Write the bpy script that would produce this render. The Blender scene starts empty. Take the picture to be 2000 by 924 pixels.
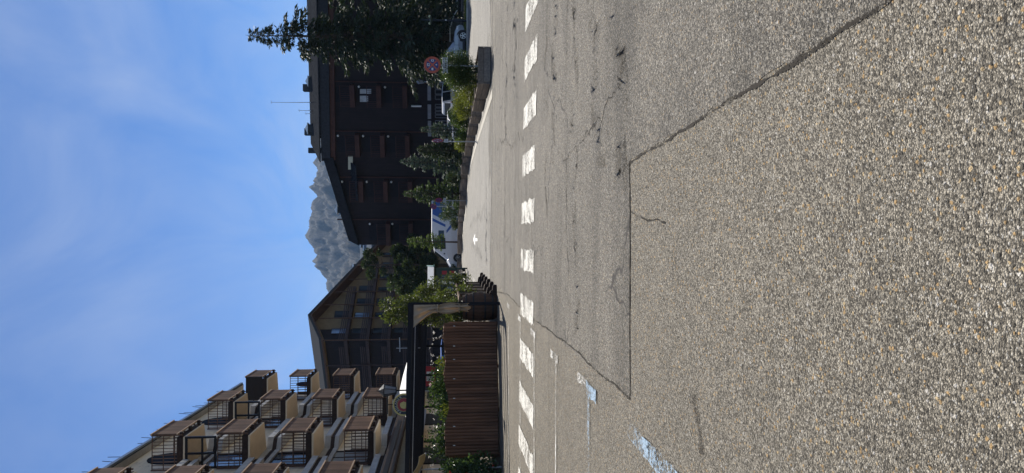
import bpy, math, random
import numpy as np
from mathutils import Vector, Matrix, noise as mnoise
R = math.radians
S = bpy.context.scene
COL = S.collection
rnd = random.Random(7)
# ------------------------------------------------------------------ camera
EYE = 1.6; FPX = 1387.0; PITCH = math.atan(130.0/FPX)
cs, sn = math.cos(PITCH), math.sin(PITCH)
cam_d = bpy.data.cameras.new('camera'); cam = bpy.data.objects.new('camera', cam_d); COL.objects.link(cam)
cam_d.sensor_fit = 'HORIZONTAL'; cam_d.sensor_width = 36.0; cam_d.lens = 36.0*FPX/2000.0
cam_d.clip_start = 0.1; cam_d.clip_end = 20000
right = Vector((1, 0, 0)); up = Vector((0, sn, cs)); fwd = Vector((0, cs, -sn))
m3 = Matrix((-up, right, -fwd)).transposed()      # the phone lay on its side: picture right = world down
cam.matrix_world = Matrix.Translation((0, 0, EYE)) @ m3.to_4x4()
S.camera = cam
# ------------------------------------------------------------------ sky and sun
SUN_EL, SUN_AZ = R(50), R(9.5)
W = bpy.data.worlds.new('World'); S.world = W; W.use_nodes = True
nt = W.node_tree; bg = nt.nodes['Background']
sky = nt.nodes.new('ShaderNodeTexSky'); sky.sky_type = 'NISHITA'; sky.sun_disc = False
sky.sun_elevation = SUN_EL; sky.sun_rotation = SUN_AZ; sky.altitude = 1900; sky.air_density = 1.0
sky.dust_density = 0.1; sky.ozone_density = 3.0
tc = nt.nodes.new('ShaderNodeTexCoord')
sep = nt.nodes.new('ShaderNodeSeparateXYZ'); nt.links.new(tc.outputs['Generated'], sep.inputs[0])
def wmath(op, a, b=None):
    n = nt.nodes.new('ShaderNodeMath'); n.operation = op
    for i, q in enumerate((a, b)):
        if q is None: continue
        if isinstance(q, (int, float)): n.inputs[i].default_value = q
        else: nt.links.new(q, n.inputs[i])
    return n.outputs[0]
zc = wmath('ADD', wmath('MAXIMUM', sep.outputs[2], 0.0), 0.12)
cx = wmath('DIVIDE', sep.outputs[0], zc); cy = wmath('DIVIDE', sep.outputs[1], zc)
comb = nt.nodes.new('ShaderNodeCombineXYZ'); nt.links.new(cx, comb.inputs[0]); nt.links.new(cy, comb.inputs[1])
mp = nt.nodes.new('ShaderNodeMapping'); mp.inputs['Rotation'].default_value = (0, 0, R(-22)); mp.inputs['Scale'].default_value = (1.5, 0.42, 1)
nt.links.new(comb.outputs[0], mp.inputs[0])
n1 = nt.nodes.new('ShaderNodeTexNoise'); n1.inputs['Scale'].default_value = 1.5; n1.inputs['Detail'].default_value = 7
n1.inputs['Roughness'].default_value = 0.58; n1.inputs['Distortion'].default_value = 0.9
nt.links.new(mp.outputs[0], n1.inputs['Vector'])
n2 = nt.nodes.new('ShaderNodeTexNoise'); n2.inputs['Scale'].default_value = 0.5; n2.inputs['Detail'].default_value = 3
nt.links.new(comb.outputs[0], n2.inputs['Vector'])
rp = nt.nodes.new('ShaderNodeValToRGB'); rp.color_ramp.elements[0].position = 0.36; rp.color_ramp.elements[1].position = 0.74
rp.color_ramp.elements[1].color = (1, 1, 1, 1)
nt.links.new(n1.outputs[0], rp.inputs[0])
rp2 = nt.nodes.new('ShaderNodeValToRGB'); rp2.color_ramp.elements[0].position = 0.30; rp2.color_ramp.elements[1].position = 0.62
nt.links.new(n2.outputs[0], rp2.inputs[0])
cf = wmath('MULTIPLY', wmath('MULTIPLY', rp.outputs[0], rp2.outputs[0]), 0.55)
cf = wmath('ADD', cf, 0.015)
tint = nt.nodes.new('ShaderNodeMix'); tint.data_type = 'RGBA'; tint.blend_type = 'MULTIPLY'; tint.inputs[0].default_value = 1.0
nt.links.new(sky.outputs[0], tint.inputs[6]); tint.inputs[7].default_value = (0.64, 0.92, 1.25, 1)
mx = nt.nodes.new('ShaderNodeMix'); mx.data_type = 'RGBA'
nt.links.new(cf, mx.inputs[0]); nt.links.new(tint.outputs[2], mx.inputs[6]); mx.inputs[7].default_value = (7.0, 7.6, 8.8, 1)
nt.links.new(mx.outputs[2], bg.inputs[0])
bg.inputs[1].default_value = 0.066
sl = bpy.data.lights.new('sun', 'SUN'); sl.energy = 5.0; sl.angle = R(0.53); sl.color = (1.0, 0.94, 0.84)
so = bpy.data.objects.new('sun', sl); COL.objects.link(so)
sdir = Vector((math.cos(SUN_EL)*math.sin(SUN_AZ), math.cos(SUN_EL)*math.cos(SUN_AZ), math.sin(SUN_EL)))
so.rotation_euler = sdir.to_track_quat('Z', 'Y').to_euler(); so.location = (0, 0, 60)
S.view_settings.view_transform = 'Standard'; S.view_settings.look = 'None'; S.view_settings.exposure = 0.58; S.view_settings.gamma = 1.0
S.view_settings.use_curve_mapping = False
S.render.engine = 'CYCLES'
S.cycles.max_bounces = 6; S.cycles.diffuse_bounces = 4; S.cycles.glossy_bounces = 3; S.cycles.transparent_max_bounces = 6
S.cycles.use_denoising = True; S.cycles.denoiser = 'OPENIMAGEDENOISE'; S.cycles.denoising_input_passes = 'RGB_ALBEDO_NORMAL'; S.cycles.denoising_prefilter = 'ACCURATE'
S.cycles.use_adaptive_sampling = False
# ------------------------------------------------------------------ pixel helpers (the real place of something seen at picture x, y)
def ray(x, y):
    du = (924-y)-462; dv = x-1000
    return (du, FPX*cs-dv*sn, -FPX*sn-dv*cs)
def P(x, y, d):
    a, b, c = ray(x, y); t = d/b
    return Vector((a*t, d, EYE+c*t))
def G(x, y, z=0.0):
    a, b, c = ray(x, y); t = (z-EYE)/c
    return Vector((a*t, b*t, z))
def onplane(x, y, p0, nrm):
    r = Vector(ray(x, y)); o = Vector((0, 0, EYE))
    t = (p0-o).dot(nrm)/r.dot(nrm)
    return o+r*t
# ------------------------------------------------------------------ tags
def tag(o, label=None, cat=None, group=None, kind=None):
    if label: o['label'] = label
    if cat: o['category'] = cat
    if group: o['group'] = group
    if kind: o['kind'] = kind
    return o
def thing(name, label, cat, loc=(0, 0, 0), rz=0.0, group=None):
    o = bpy.data.objects.new(name, None); COL.objects.link(o); o.empty_display_size = 0.2
    o.location = loc; o.rotation_euler = (0, 0, rz)
    return tag(o, label, cat, group)
def wloc(o):
    l = Vector((0, 0, 0))
    while o is not None:
        l = l+Vector(o.location); o = o.parent
    return l
# ------------------------------------------------------------------ mesh builder
class MB:
    def __init__(s): s.v = []; s.f = []; s.mi = []; s.m = 0
    def add(s, vs, fs):
        n = len(s.v); s.v.extend([tuple(q) for q in vs]); s.f.extend([tuple(i+n for i in f) for f in fs]); s.mi.extend([s.m]*len(fs)); return s
    def mat(s, i): s.m = i; return s
    def box(s, x0, y0, z0, x1, y1, z1):
        return s.add([(x0,y0,z0),(x1,y0,z0),(x1,y1,z0),(x0,y1,z0),(x0,y0,z1),(x1,y0,z1),(x1,y1,z1),(x0,y1,z1)],
                     [(3,2,1,0),(4,5,6,7),(0,1,5,4),(1,2,6,5),(2,3,7,6),(3,0,4,7)])
    def prism(s, pts, vec):
        n = len(pts); pts = [Vector(p) for p in pts]; vec = Vector(vec)
        nr = Vector((0,0,0))
        for i in range(n): nr += pts[i].cross(pts[(i+1) % n])
        if nr.dot(vec) < 0: pts = pts[::-1]
        vs = pts+[p+vec for p in pts]
        fs = [tuple(range(n))[::-1], tuple(range(n, 2*n))]+[(i, (i+1) % n, n+(i+1) % n, n+i) for i in range(n)]
        return s.add(vs, fs)
    def bar(s, p, q, w, h, upv=(0, 0, 1)):
        p, q = Vector(p), Vector(q); d = (q-p).normalized(); u = Vector(upv)
        a = d.cross(u)
        if a.length < 1e-4: a = d.cross(Vector((0, 1, 0)))
        a.normalize(); b = a.cross(d).normalized()
        a *= w/2; b *= h/2
        return s.prism([p-a-b, p+a-b, p+a+b, p-a+b], q-p)
    def tube(s, p, q, r0, r1=None, n=8):
        r1 = r0 if r1 is None else r1
        p, q = Vector(p), Vector(q); d = (q-p).normalized()
        a = d.orthogonal().normalized(); b = d.cross(a)
        vs = []
        for c, r in ((p, r0), (q, r1)):
            for i in range(n):
                t = 2*math.pi*i/n; vs.append(c+a*(r*math.cos(t))+b*(r*math.sin(t)))
        fs = [(i, (i+1) % n, n+(i+1) % n, n+i) for i in range(n)]+[tuple(range(n))[::-1], tuple(range(n, 2*n))]
        return s.add(vs, fs)
    def path(s, pts, r, n=6):
        for i in range(len(pts)-1):
            s.tube(pts[i], pts[i+1], r if not isinstance(r, list) else r[i], r if not isinstance(r, list) else r[i+1], n)
        return s
    def lathe(s, prof, c=(0, 0, 0), n=20, sx=1.0, sy=1.0):
        vs = []; m = len(prof); c = Vector(c)
        for r, z in prof:
            for i in range(n):
                t = 2*math.pi*i/n; vs.append(c+Vector((r*sx*math.cos(t), r*sy*math.sin(t), z)))
        fs = [(k*n+i, k*n+(i+1) % n, (k+1)*n+(i+1) % n, (k+1)*n+i) for k in range(m-1) for i in range(n)]
        fs += [tuple(range(n))[::-1], tuple(range((m-1)*n, m*n))]
        return s.add(vs, fs)
    def disc(s, c, nrm, r, th, n=32, r_in=None):
        nrm = Vector(nrm).normalized(); c = Vector(c)
        a = Vector((0,0,1)).cross(nrm)
        a = a.normalized() if a.length > 1e-4 else Vector((1,0,0)); b = nrm.cross(a)
        ring = lambda rr, o: [c+nrm*o+a*(rr*math.cos(2*math.pi*i/n))+b*(rr*math.sin(2*math.pi*i/n)) for i in range(n)]
        if r_in is None:
            return s.prism(ring(r, 0), nrm*th)
        vs = ring(r, 0)+ring(r, th)+ring(r_in, 0)+ring(r_in, th); fs = []
        for i in range(n):
            j = (i+1) % n
            fs += [(i, j, n+j, n+i), (n+i, n+j, 3*n+j, 3*n+i), (3*n+i, 3*n+j, 2*n+j, 2*n+i), (2*n+i, 2*n+j, j, i)]
        return s.add(vs, fs)
    def xf(s, M):
        s.v = [tuple(M @ Vector(q)) for q in s.v]; return s
    def build(s, name, mats, parent=None, world=True, smooth=False, bevel=0.0, kind=None):
        me = bpy.data.meshes.new(name)
        off = wloc(parent) if (parent is not None and world) else Vector((0, 0, 0))
        me.from_pydata([(a-off.x, b-off.y, c-off.z) for a, b, c in s.v], [], s.f)
        if not isinstance(mats, (list, tuple)): mats = [mats]
        for m in mats: me.materials.append(m)
        if len(mats) > 1: me.polygons.foreach_set('material_index', s.mi)
        if smooth: me.polygons.foreach_set('use_smooth', [True]*len(me.polygons))
        me.update()
        o = bpy.data.objects.new(name, me); COL.objects.link(o)
        if parent is not None: o.parent = parent
        if bevel:
            b = o.modifiers.new('edge', 'BEVEL'); b.width = bevel; b.segments = 2; b.limit_method = 'ANGLE'; b.angle_limit = R(35)
        if smooth:
            pass
        if kind: o['kind'] = kind
        return o
def copy_tree(o, parent=None):
    c = o.copy(); COL.objects.link(c); c.parent = parent
    for ch in list(o.children): copy_tree(ch, c)
    return c
def mesh_np(name, V, F, mat, parent=None, smooth=False):
    me = bpy.data.meshes.new(name); n = len(F); k = F.shape[1]
    me.vertices.add(len(V)); me.vertices.foreach_set('co', np.ascontiguousarray(V, dtype=np.float32).ravel())
    me.loops.add(n*k); me.loops.foreach_set('vertex_index', np.ascontiguousarray(F, dtype=np.int32).ravel())
    me.polygons.add(n); me.polygons.foreach_set('loop_start', np.arange(0, n*k, k, dtype=np.int32))
    me.materials.append(mat)
    me.update(calc_edges=True); me.validate()
    if smooth: me.polygons.foreach_set('use_smooth', [True]*len(me.polygons))
    o = bpy.data.objects.new(name, me); COL.objects.link(o)
    if parent is not None: o.parent = parent
    return o
_fonts = {}
def text_pts(txt, size):
    """letter outlines as a flat mesh: verts (x,y), faces"""
    k = (txt, size)
    if k not in _fonts:
        cu = bpy.data.curves.new('lettering', 'FONT'); cu.body = txt; cu.size = size; cu.align_x = 'CENTER'; cu.resolution_u = 2
        o = bpy.data.objects.new('lettering', cu); COL.objects.link(o)
        dg = bpy.context.evaluated_depsgraph_get(); dg.update()
        me = o.evaluated_get(dg).to_mesh()
        _fonts[k] = ([tuple(v.co) for v in me.vertices], [tuple(p.vertices) for p in me.polygons])
        o.evaluated_get(dg).to_mesh_clear(); bpy.data.objects.remove(o); bpy.data.curves.remove(cu)
    return _fonts[k]
def add_text(mb, txt, size, c, ax, ay, off=(0, 0, 0)):
    vs, fs = text_pts(txt, size); c = Vector(c)+Vector(off); ax = Vector(ax); ay = Vector(ay)
    return mb.add([c+ax*q[0]+ay*q[1] for q in vs], fs)
# ------------------------------------------------------------------ materials
def newmat(name):
    m = bpy.data.materials.new(name); m.use_nodes = True; t = m.node_tree
    return m, t, t.nodes['Principled BSDF']
def N(t, kind, **kw):
    n = t.nodes.new(kind)
    for k, q in kw.items():
        if k.startswith('i_'): n.inputs[k[2:].replace('_', ' ')].default_value = q
        else: setattr(n, k, q)
    return n
def L(t, a, b): t.links.new(a, b)
def ramp(t, src, stops, interp='LINEAR'):
    r = N(t, 'ShaderNodeValToRGB'); cr = r.color_ramp; cr.interpolation = interp
    while len(cr.elements) < len(stops): cr.elements.new(0.5)
    for e, (p, c) in zip(cr.elements, stops):
        e.position = p; e.color = (c, c, c, 1) if isinstance(c, (int, float)) else (c[0], c[1], c[2], 1)
    L(t, src, r.inputs[0]); return r.outputs[0]
def mixc(t, f, a, b, mode='MIX'):
    n = N(t, 'ShaderNodeMix', data_type='RGBA', blend_type=mode)
    for i, q in ((0, f), (6, a), (7, b)):
        if isinstance(q, (int, float)): n.inputs[i].default_value = q
        elif isinstance(q, tuple): n.inputs[i].default_value = (q[0], q[1], q[2], 1)
        else: L(t, q, n.inputs[i])
    return n.outputs[2]
def mth(t, op, a, b=0.0, clamp=False):
    n = N(t, 'ShaderNodeMath', operation=op); n.use_clamp = clamp
    for i, q in enumerate((a, b)):
        if isinstance(q, (int, float)): n.inputs[i].default_value = q
        else: L(t, q, n.inputs[i])
    return n.outputs[0]
def bump(t, b, h, strength=0.4, dist=0.02):
    n = N(t, 'ShaderNodeBump', i_Strength=strength, i_Distance=dist); L(t, h, n.inputs['Height']); L(t, n.outputs[0], b.inputs['Normal']); return n
def objco(t, scale=(1, 1, 1), rot=(0, 0, 0)):
    c = N(t, 'ShaderNodeTexCoord'); m = N(t, 'ShaderNodeMapping'); m.inputs['Scale'].default_value = scale; m.inputs['Rotation'].default_value = rot
    L(t, c.outputs['Object'], m.inputs[0]); return m.outputs[0]
def M(name, col, rough=0.6, var=0.25, scale=6.0, metal=0.0, bmp=0.0, stretch=(1, 1, 1), col2=None, spec=None):
    """procedural paint, stone, fabric ...: colour with worn, uneven tone"""
    m, t, b = newmat(name)
    co = objco(t, stretch)
    n = N(t, 'ShaderNodeTexNoise', i_Scale=scale, i_Detail=6.0, i_Roughness=0.6); L(t, co, n.inputs['Vector'])
    dark = tuple(c*(1-var) for c in col) if col2 is None else col2
    lite = tuple(min(1, c*(1+var*0.6)) for c in col) if col2 is None else col
    L(t, ramp(t, n.outputs[0], [(0.3, dark), (0.7, lite)]), b.inputs['Base Color'])
    b.inputs['Roughness'].default_value = rough; b.inputs['Metallic'].default_value = metal
    if spec is not None: b.inputs['Specular IOR Level'].default_value = spec
    if bmp: bump(t, b, n.outputs[0], bmp, 0.02)
    return m
def wood(name, col, col2, axis=2, scale=9.0, rough=0.75):
    m, t, b = newmat(name); st = [scale, scale, scale]; st[axis] = scale*0.06
    co = objco(t, tuple(st))
    n = N(t, 'ShaderNodeTexNoise', i_Scale=1.6, i_Detail=8.0, i_Roughness=0.65, i_Distortion=0.4); L(t, co, n.inputs['Vector'])
    n3 = N(t, 'ShaderNodeTexNoise', i_Scale=0.9, i_Detail=3.0); L(t, objco(t), n3.inputs['Vector'])
    c = mixc(t, ramp(t, n.outputs[0], [(0.32, 0.0), (0.68, 1.0)]), col2, col)
    c = mixc(t, mth(t, 'MULTIPLY', ramp(t, n3.outputs[0], [(0.4, 0.0), (0.7, 1.0)]), 0.35), c, tuple(q*0.5 for q in col2))
    gi = N(t, 'ShaderNodeNewGeometry'); c = mixc(t, 1.0, c, ramp(t, gi.outputs['Random Per Island'], [(0.0, 0.66), (1.0, 1.25)]), 'MULTIPLY')
    L(t, c, b.inputs['Base Color']); b.inputs['Roughness'].default_value = rough; b.inputs['Specular IOR Level'].default_value = .25
    bump(t, b, n.outputs[0], 0.35, 0.01)
    return m
def leafmat(name, col, col2, trans=0.35, rough=0.55, tcol=(1.25, 1.3, 0.55)):
    m, t, b = newmat(name)
    g = N(t, 'ShaderNodeNewGeometry')
    n = N(t, 'ShaderNodeTexNoise', i_Scale=1.3, i_Detail=2.0); L(t, objco(t), n.inputs['Vector'])
    f = mth(t, 'ADD', mth(t, 'MULTIPLY', g.outputs['Random Per Island'], 0.6), mth(t, 'MULTIPLY', n.outputs[0], 0.55))
    c = ramp(t, f, [(0.2, col2), (0.85, col)])
    L(t, c, b.inputs['Base Color']); b.inputs['Roughness'].default_value = rough
    b.inputs['Specular IOR Level'].default_value = 0.35
    tr = N(t, 'ShaderNodeBsdfTranslucent'); L(t, mixc(t, 1.0, c, tcol, 'MULTIPLY'), tr.inputs[0])
    ms = N(t, 'ShaderNodeMixShader'); ms.inputs[0].default_value = trans
    L(t, b.outputs[0], ms.inputs[1]); L(t, tr.outputs[0], ms.inputs[2])
    L(t, ms.outputs[0], t.nodes['Material Output'].inputs[0])
    return m
def glassm(name, col=(0.02, 0.03, 0.045), rough=0.06):
    m, t, b = newmat(name)
    n = N(t, 'ShaderNodeTexNoise', i_Scale=0.8, i_Detail=2.0); L(t, objco(t), n.inputs['Vector'])
    L(t, ramp(t, n.outputs[0], [(0.35, tuple(c*0.6 for c in col)), (0.7, tuple(c*1.5 for c in col))]), b.inputs['Base Color'])
    b.inputs['Roughness'].default_value = rough; b.inputs['IOR'].default_value = 1.5
    return m

def asphalt(name, fine, c_lo, c_hi, tan_amt, rubber, cracks, size=1.0, seed=0.0, polish=0.0, blotch=0.3, speck=0.25, edge=None):
    """bound chippings: two sizes of stones in a darker matrix, worn streaks, hairline cracks"""
    m, t, b = newmat(name)
    co = objco(t); tcv = N(t, 'ShaderNodeVectorMath', operation='ADD'); L(t, co, tcv.inputs[0]); tcv.inputs[1].default_value = (seed, seed*1.7, 0)
    co = tcv.outputs[0]
    wob = N(t, 'ShaderNodeTexNoise', i_Scale=60.0/size, i_Detail=2.0); L(t, co, wob.inputs['Vector'])
    wv = N(t, 'ShaderNodeVectorMath', operation='SCALE'); L(t, wob.outputs['Color'], wv.inputs[0]); wv.inputs['Scale'].default_value = 0.012*size
    wa = N(t, 'ShaderNodeVectorMath', operation='ADD'); L(t, co, wa.inputs[0]); L(t, wv.outputs[0], wa.inputs[1])
    v1 = N(t, 'ShaderNodeTexVoronoi', voronoi_dimensions='2D', i_Scale=62.0/size); L(t, wa.outputs[0], v1.inputs['Vector'])
    v2 = N(t, 'ShaderNodeTexVoronoi', voronoi_dimensions='2D', i_Scale=150.0/size); L(t, wa.outputs[0], v2.inputs['Vector'])
    s1 = N(t, 'ShaderNodeSeparateColor'); L(t, v1.outputs['Color'], s1.inputs[0])
    s2 = N(t, 'ShaderNodeSeparateColor'); L(t, v2.outputs['Color'], s2.inputs[0])
    mid = tuple((a+c)/2 for a, c in zip(c_lo, c_hi))
    # fine stones
    cf_ = ramp(t, s2.outputs[0], [(0.0, tuple(q*0.50 for q in c_lo)), (0.35, c_lo), (0.75, c_hi), (0.93, tuple(q*1.35 for q in c_hi)), (1.0, (0.55, 0.53, 0.48))])
    e2 = ramp(t, v2.outputs['Distance'], [(0.30, 1.0), (0.62, 0.45)])
    cf_ = mixc(t, 1.0, cf_, e2, 'MULTIPLY')
    # big stones: some cells only
    T = tan_amt
    cb = ramp(t, s1.outputs[0], [(0.0, tuple(q*0.45 for q in c_lo)), (0.25, tuple(q*0.75 for q in c_lo)), (0.5, mid), (0.70, c_hi), (0.775, (0.40*T+mid[0]*(1-T), 0.27*T+mid[1]*(1-T), 0.13*T+mid[2]*(1-T))),
                                 (0.90, (0.46*T+mid[0]*(1-T), 0.35*T+mid[1]*(1-T), 0.20*T+mid[2]*(1-T))), (0.96, (0.50, 0.47, 0.42)), (1.0, (0.60, 0.59, 0.57))], 'CONSTANT')
    th = mth(t, 'MULTIPLY', s1.outputs[1], 0.72)                         # radius of each stone
    th = mth(t, 'SUBTRACT', th, 0.18)
    isb = mth(t, 'LESS_THAN', v1.outputs['Distance'], th)
    c = mixc(t, isb, cf_, cb)
    # patchy tone over metres, rubbed streaks along X
    nb = N(t, 'ShaderNodeTexNoise', i_Scale=0.45, i_Detail=7.0, i_Roughness=0.62); L(t, co, nb.inputs['Vector'])
    bl = ramp(t, nb.outputs[0], [(0.3, 1-blotch), (0.7, 1+blotch*0.35)])
    c = mixc(t, 1.0, c, bl, 'MULTIPLY')
    nm = N(t, 'ShaderNodeTexNoise', i_Scale=7.0, i_Detail=6.0, i_Roughness=0.7); L(t, co, nm.inputs['Vector'])
    c = mixc(t, 1.0, c, ramp(t, nm.outputs[0], [(0.3, 0.80), (0.7, 1.12)]), 'MULTIPLY')
    nsp = N(t, 'ShaderNodeTexNoise', i_Scale=42.0, i_Detail=4.0, i_Roughness=0.7); L(t, co, nsp.inputs['Vector'])
    c = mixc(t, 1.0, c, ramp(t, nsp.outputs[0], [(0.36, 1-speck*1.6), (0.50, 1.0), (0.64, 1+speck)]), 'MULTIPLY')
    if rubber:
        ns = N(t, 'ShaderNodeTexNoise', i_Scale=1.0, i_Detail=5.0, i_Roughness=0.6)
        nd = N(t, 'ShaderNodeTexNoise', i_Scale=0.35, i_Detail=3.0); L(t, co, nd.inputs['Vector'])
        nv = N(t, 'ShaderNodeVectorMath', operation='SCALE'); L(t, nd.outputs['Color'], nv.inputs[0]); nv.inputs['Scale'].default_value = 2.2
        na = N(t, 'ShaderNodeVectorMath', operation='ADD'); L(t, objco(t, (0.20, 1.5, 1), (0, 0, R(5))), na.inputs[0]); L(t, nv.outputs[0], na.inputs[1]); L(t, na.outputs[0], ns.inputs['Vector'])
        c = mixc(t, 1.0, c, ramp(t, ns.outputs[0], [(0.34, 1-rubber), (0.52, 1.0)]), 'MULTIPLY')
    hgt = mth(t, 'ADD', mth(t, 'MULTIPLY', v2.outputs['Distance'], -0.5), mth(t, 'MULTIPLY', isb, 0.6))
    hgt = mth(t, 'ADD', hgt, mth(t, 'MULTIPLY', mth(t, 'MULTIPLY', v1.outputs['Distance'], -1.2), isb))
    hgt = mth(t, 'ADD', hgt, mth(t, 'MULTIPLY', s2.outputs[1], 0.55))
    if cracks:
        nw = N(t, 'ShaderNodeTexNoise', i_Scale=1.6, i_Detail=6.0); L(t, co, nw.inputs['Vector'])
        ws = N(t, 'ShaderNodeVectorMath', operation='SCALE'); L(t, nw.outputs['Color'], ws.inputs[0]); ws.inputs['Scale'].default_value = 0.9
        wb = N(t, 'ShaderNodeVectorMath', operation='ADD'); L(t, co, wb.inputs[0]); L(t, ws.outputs[0], wb.inputs[1])
        vc = N(t, 'ShaderNodeTexVoronoi', feature='DISTANCE_TO_EDGE', voronoi_dimensions='2D', i_Scale=0.42); L(t, wb.outputs[0], vc.inputs['Vector'])
        nk = N(t, 'ShaderNodeTexNoise', i_Scale=0.33, i_Detail=2.0); L(t, wb.outputs[0], nk.inputs['Vector'])
        cm = mth(t, 'MULTIPLY', ramp(t, vc.outputs['Distance'], [(0.004, 1.0), (0.012, 0.0)]), ramp(t, nk.outputs[0], [(0.48, 0.0), (0.56, 1.0)]))
        cm = mth(t, 'MULTIPLY', cm, cracks)
        c = mixc(t, cm, c, (0.035, 0.03, 0.026))
    L(t, c, b.inputs['Base Color'])
    b.inputs['Roughness'].default_value = 0.82-polish; b.inputs['Specular IOR Level'].default_value = 0.3
    bump(t, b, hgt, fine, 0.013*size)
    if edge:                                             # the newer layer thins out raggedly along its near edge
        sy = N(t, 'ShaderNodeSeparateXYZ'); L(t, objco(t), sy.inputs[0]); ne = N(t, 'ShaderNodeTexNoise', i_Scale=0.8, i_Detail=8.0, i_Roughness=0.75); L(t, objco(t, (.5, 1, 1)), ne.inputs['Vector'])
        fe = mth(t, 'ADD', mth(t, 'MULTIPLY', mth(t, 'SUBTRACT', sy.outputs[1], edge[0]), 1.0/(edge[1]-edge[0])), mth(t, 'MULTIPLY', mth(t, 'SUBTRACT', ne.outputs[0], 0.5), 2.4))
        tr = N(t, 'ShaderNodeBsdfTransparent'); ms = N(t, 'ShaderNodeMixShader'); L(t, ramp(t, fe, [(0.25, 0.0), (0.75, 1.0)]), ms.inputs[0]); L(t, tr.outputs[0], ms.inputs[1]); L(t, b.outputs[0], ms.inputs[2]); L(t, ms.outputs[0], t.nodes['Material Output'].inputs[0])
    return m
def paint(name, col, wear, scale=30.0):
    """road paint: worn through to dark asphalt in flakes"""
    m, t, b = newmat(name); co = objco(t)
    n = N(t, 'ShaderNodeTexNoise', i_Scale=scale, i_Detail=8.0, i_Roughness=0.75); L(t, co, n.inputs['Vector'])
    n2 = N(t, 'ShaderNodeTexNoise', i_Scale=2.2, i_Detail=4.0); L(t, co, n2.inputs['Vector'])
    v = N(t, 'ShaderNodeTexVoronoi', voronoi_dimensions='2D', i_Scale=110.0); L(t, co, v.inputs['Vector'])
    f = mth(t, 'ADD', mth(t, 'MULTIPLY', n.outputs[0], 0.75), mth(t, 'MULTIPLY', n2.outputs[0], 0.4))
    f = mth(t, 'ADD', f, mth(t, 'MULTIPLY', v.outputs['Distance'], 0.12))
    k = ramp(t, f, [(0.60+0.14*(1-2*wear), 1.0), (0.66+0.14*(1-2*wear), 0.0)])
    ns = N(t, 'ShaderNodeTexNoise', i_Scale=140.0, i_Detail=3.0); L(t, co, ns.inputs['Vector'])
    pc = mixc(t, 1.0, col, ramp(t, ns.outputs[0], [(0.3, 0.72), (0.65, 1.05)]), 'MULTIPLY')
    L(t, pc, b.inputs['Base Color'])
    tr = N(t, 'ShaderNodeBsdfTransparent'); ms = N(t, 'ShaderNodeMixShader')
    L(t, k, ms.inputs[0]); L(t, tr.outputs[0], ms.inputs[1]); L(t, b.outputs[0], ms.inputs[2])
    L(t, ms.outputs[0], t.nodes['Material Output'].inputs[0])
    b.inputs['Roughness'].default_value = 0.8; b.inputs['Specular IOR Level'].default_value = 0.08
    return m
# ================================================================== SETTING: ground, markings, mountain
def sheet(name, polys, z, mat, kind='structure', jit=0.0, seed=1):
    rr = random.Random(seed); mb = MB()
    for pl in polys:
        out = []
        n = len(pl)
        for i in range(n):
            a = Vector((*pl[i], z)); b_ = Vector((*pl[(i+1) % n], z)); k = max(1, int((b_-a).length/0.06)) if jit else 1
            k = min(k, 600)
            nrm = Vector((-(b_-a).y, (b_-a).x, 0)).normalized() if (b_-a).length > 0 else Vector((0, 0, 0))
            for j in range(k):
                q = a+(b_-a)*(j/k)
                if jit and 0 < j: q = q+nrm*(rr.uniform(-jit, jit)+mnoise.noise(q*2.3+Vector((seed*3.1, 0, 0)))*jit*2.2)
                out.append(q)
        mb.add(out, [tuple(range(len(out)))])
    o = mb.build(name, mat); o['kind'] = kind
    for f in o.data.polygons:
        if f.normal.z < 0: f.flip()
    return o
beige = asphalt('coarse_worn_asphalt', 0.85, (0.170, 0.150, 0.117), (0.385, 0.346, 0.276), 1.0, 0.0, 0.0, 1.02, 0.0, blotch=0.16, speck=.20)
greyA = asphalt('grey_patched_asphalt', 0.85, (0.168, 0.149, 0.119), (0.350, 0.317, 0.260), 0.60, 0.30, 0.9, 1.05, 31.0, polish=0.1, blotch=0.30, speck=.42)
roadA = asphalt('smooth_sunlit_asphalt', 0.45, (0.185, 0.171, 0.146), (0.285, 0.265, 0.229), 0.15, 0.20, 0.9, 0.8, 57.0, polish=0.13, blotch=0.25, speck=.2, edge=(22.6, 27.5))
g = MB(); g.add([(-6000, -60, 0), (6000, -60, 0), (6000, 9000, 0), (-6000, 9000, 0)], [(0, 1, 2, 3)])
g.build('ground', beige, kind='structure')
sheet('asphalt_patch', [[(-1.42, 6.05), (0.66, 6.05), (0.86, 2.2), (1.2, -8), (30, -8), (30, 29), (-1.6, 29)]], 0.004, greyA, jit=0.012, seed=4)
sheet('road', [[(-1.95, 21.6), (60, 20.8), (60, 150), (-60, 150), (-60, 60), (-1.95, 33)]], 0.008, roadA, jit=0.02, seed=6)
tar = M('dark_joint_dirt', (0.035, 0.031, 0.026), 0.9, 0.5, 40, spec=.05); tarc = paint('crumbled_joint', (0.040, 0.035, 0.029), 0.40, 70.0)
tarsoft = paint('dirt_along_joint', (0.034, 0.030, 0.025), 0.74, 55.0)
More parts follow.
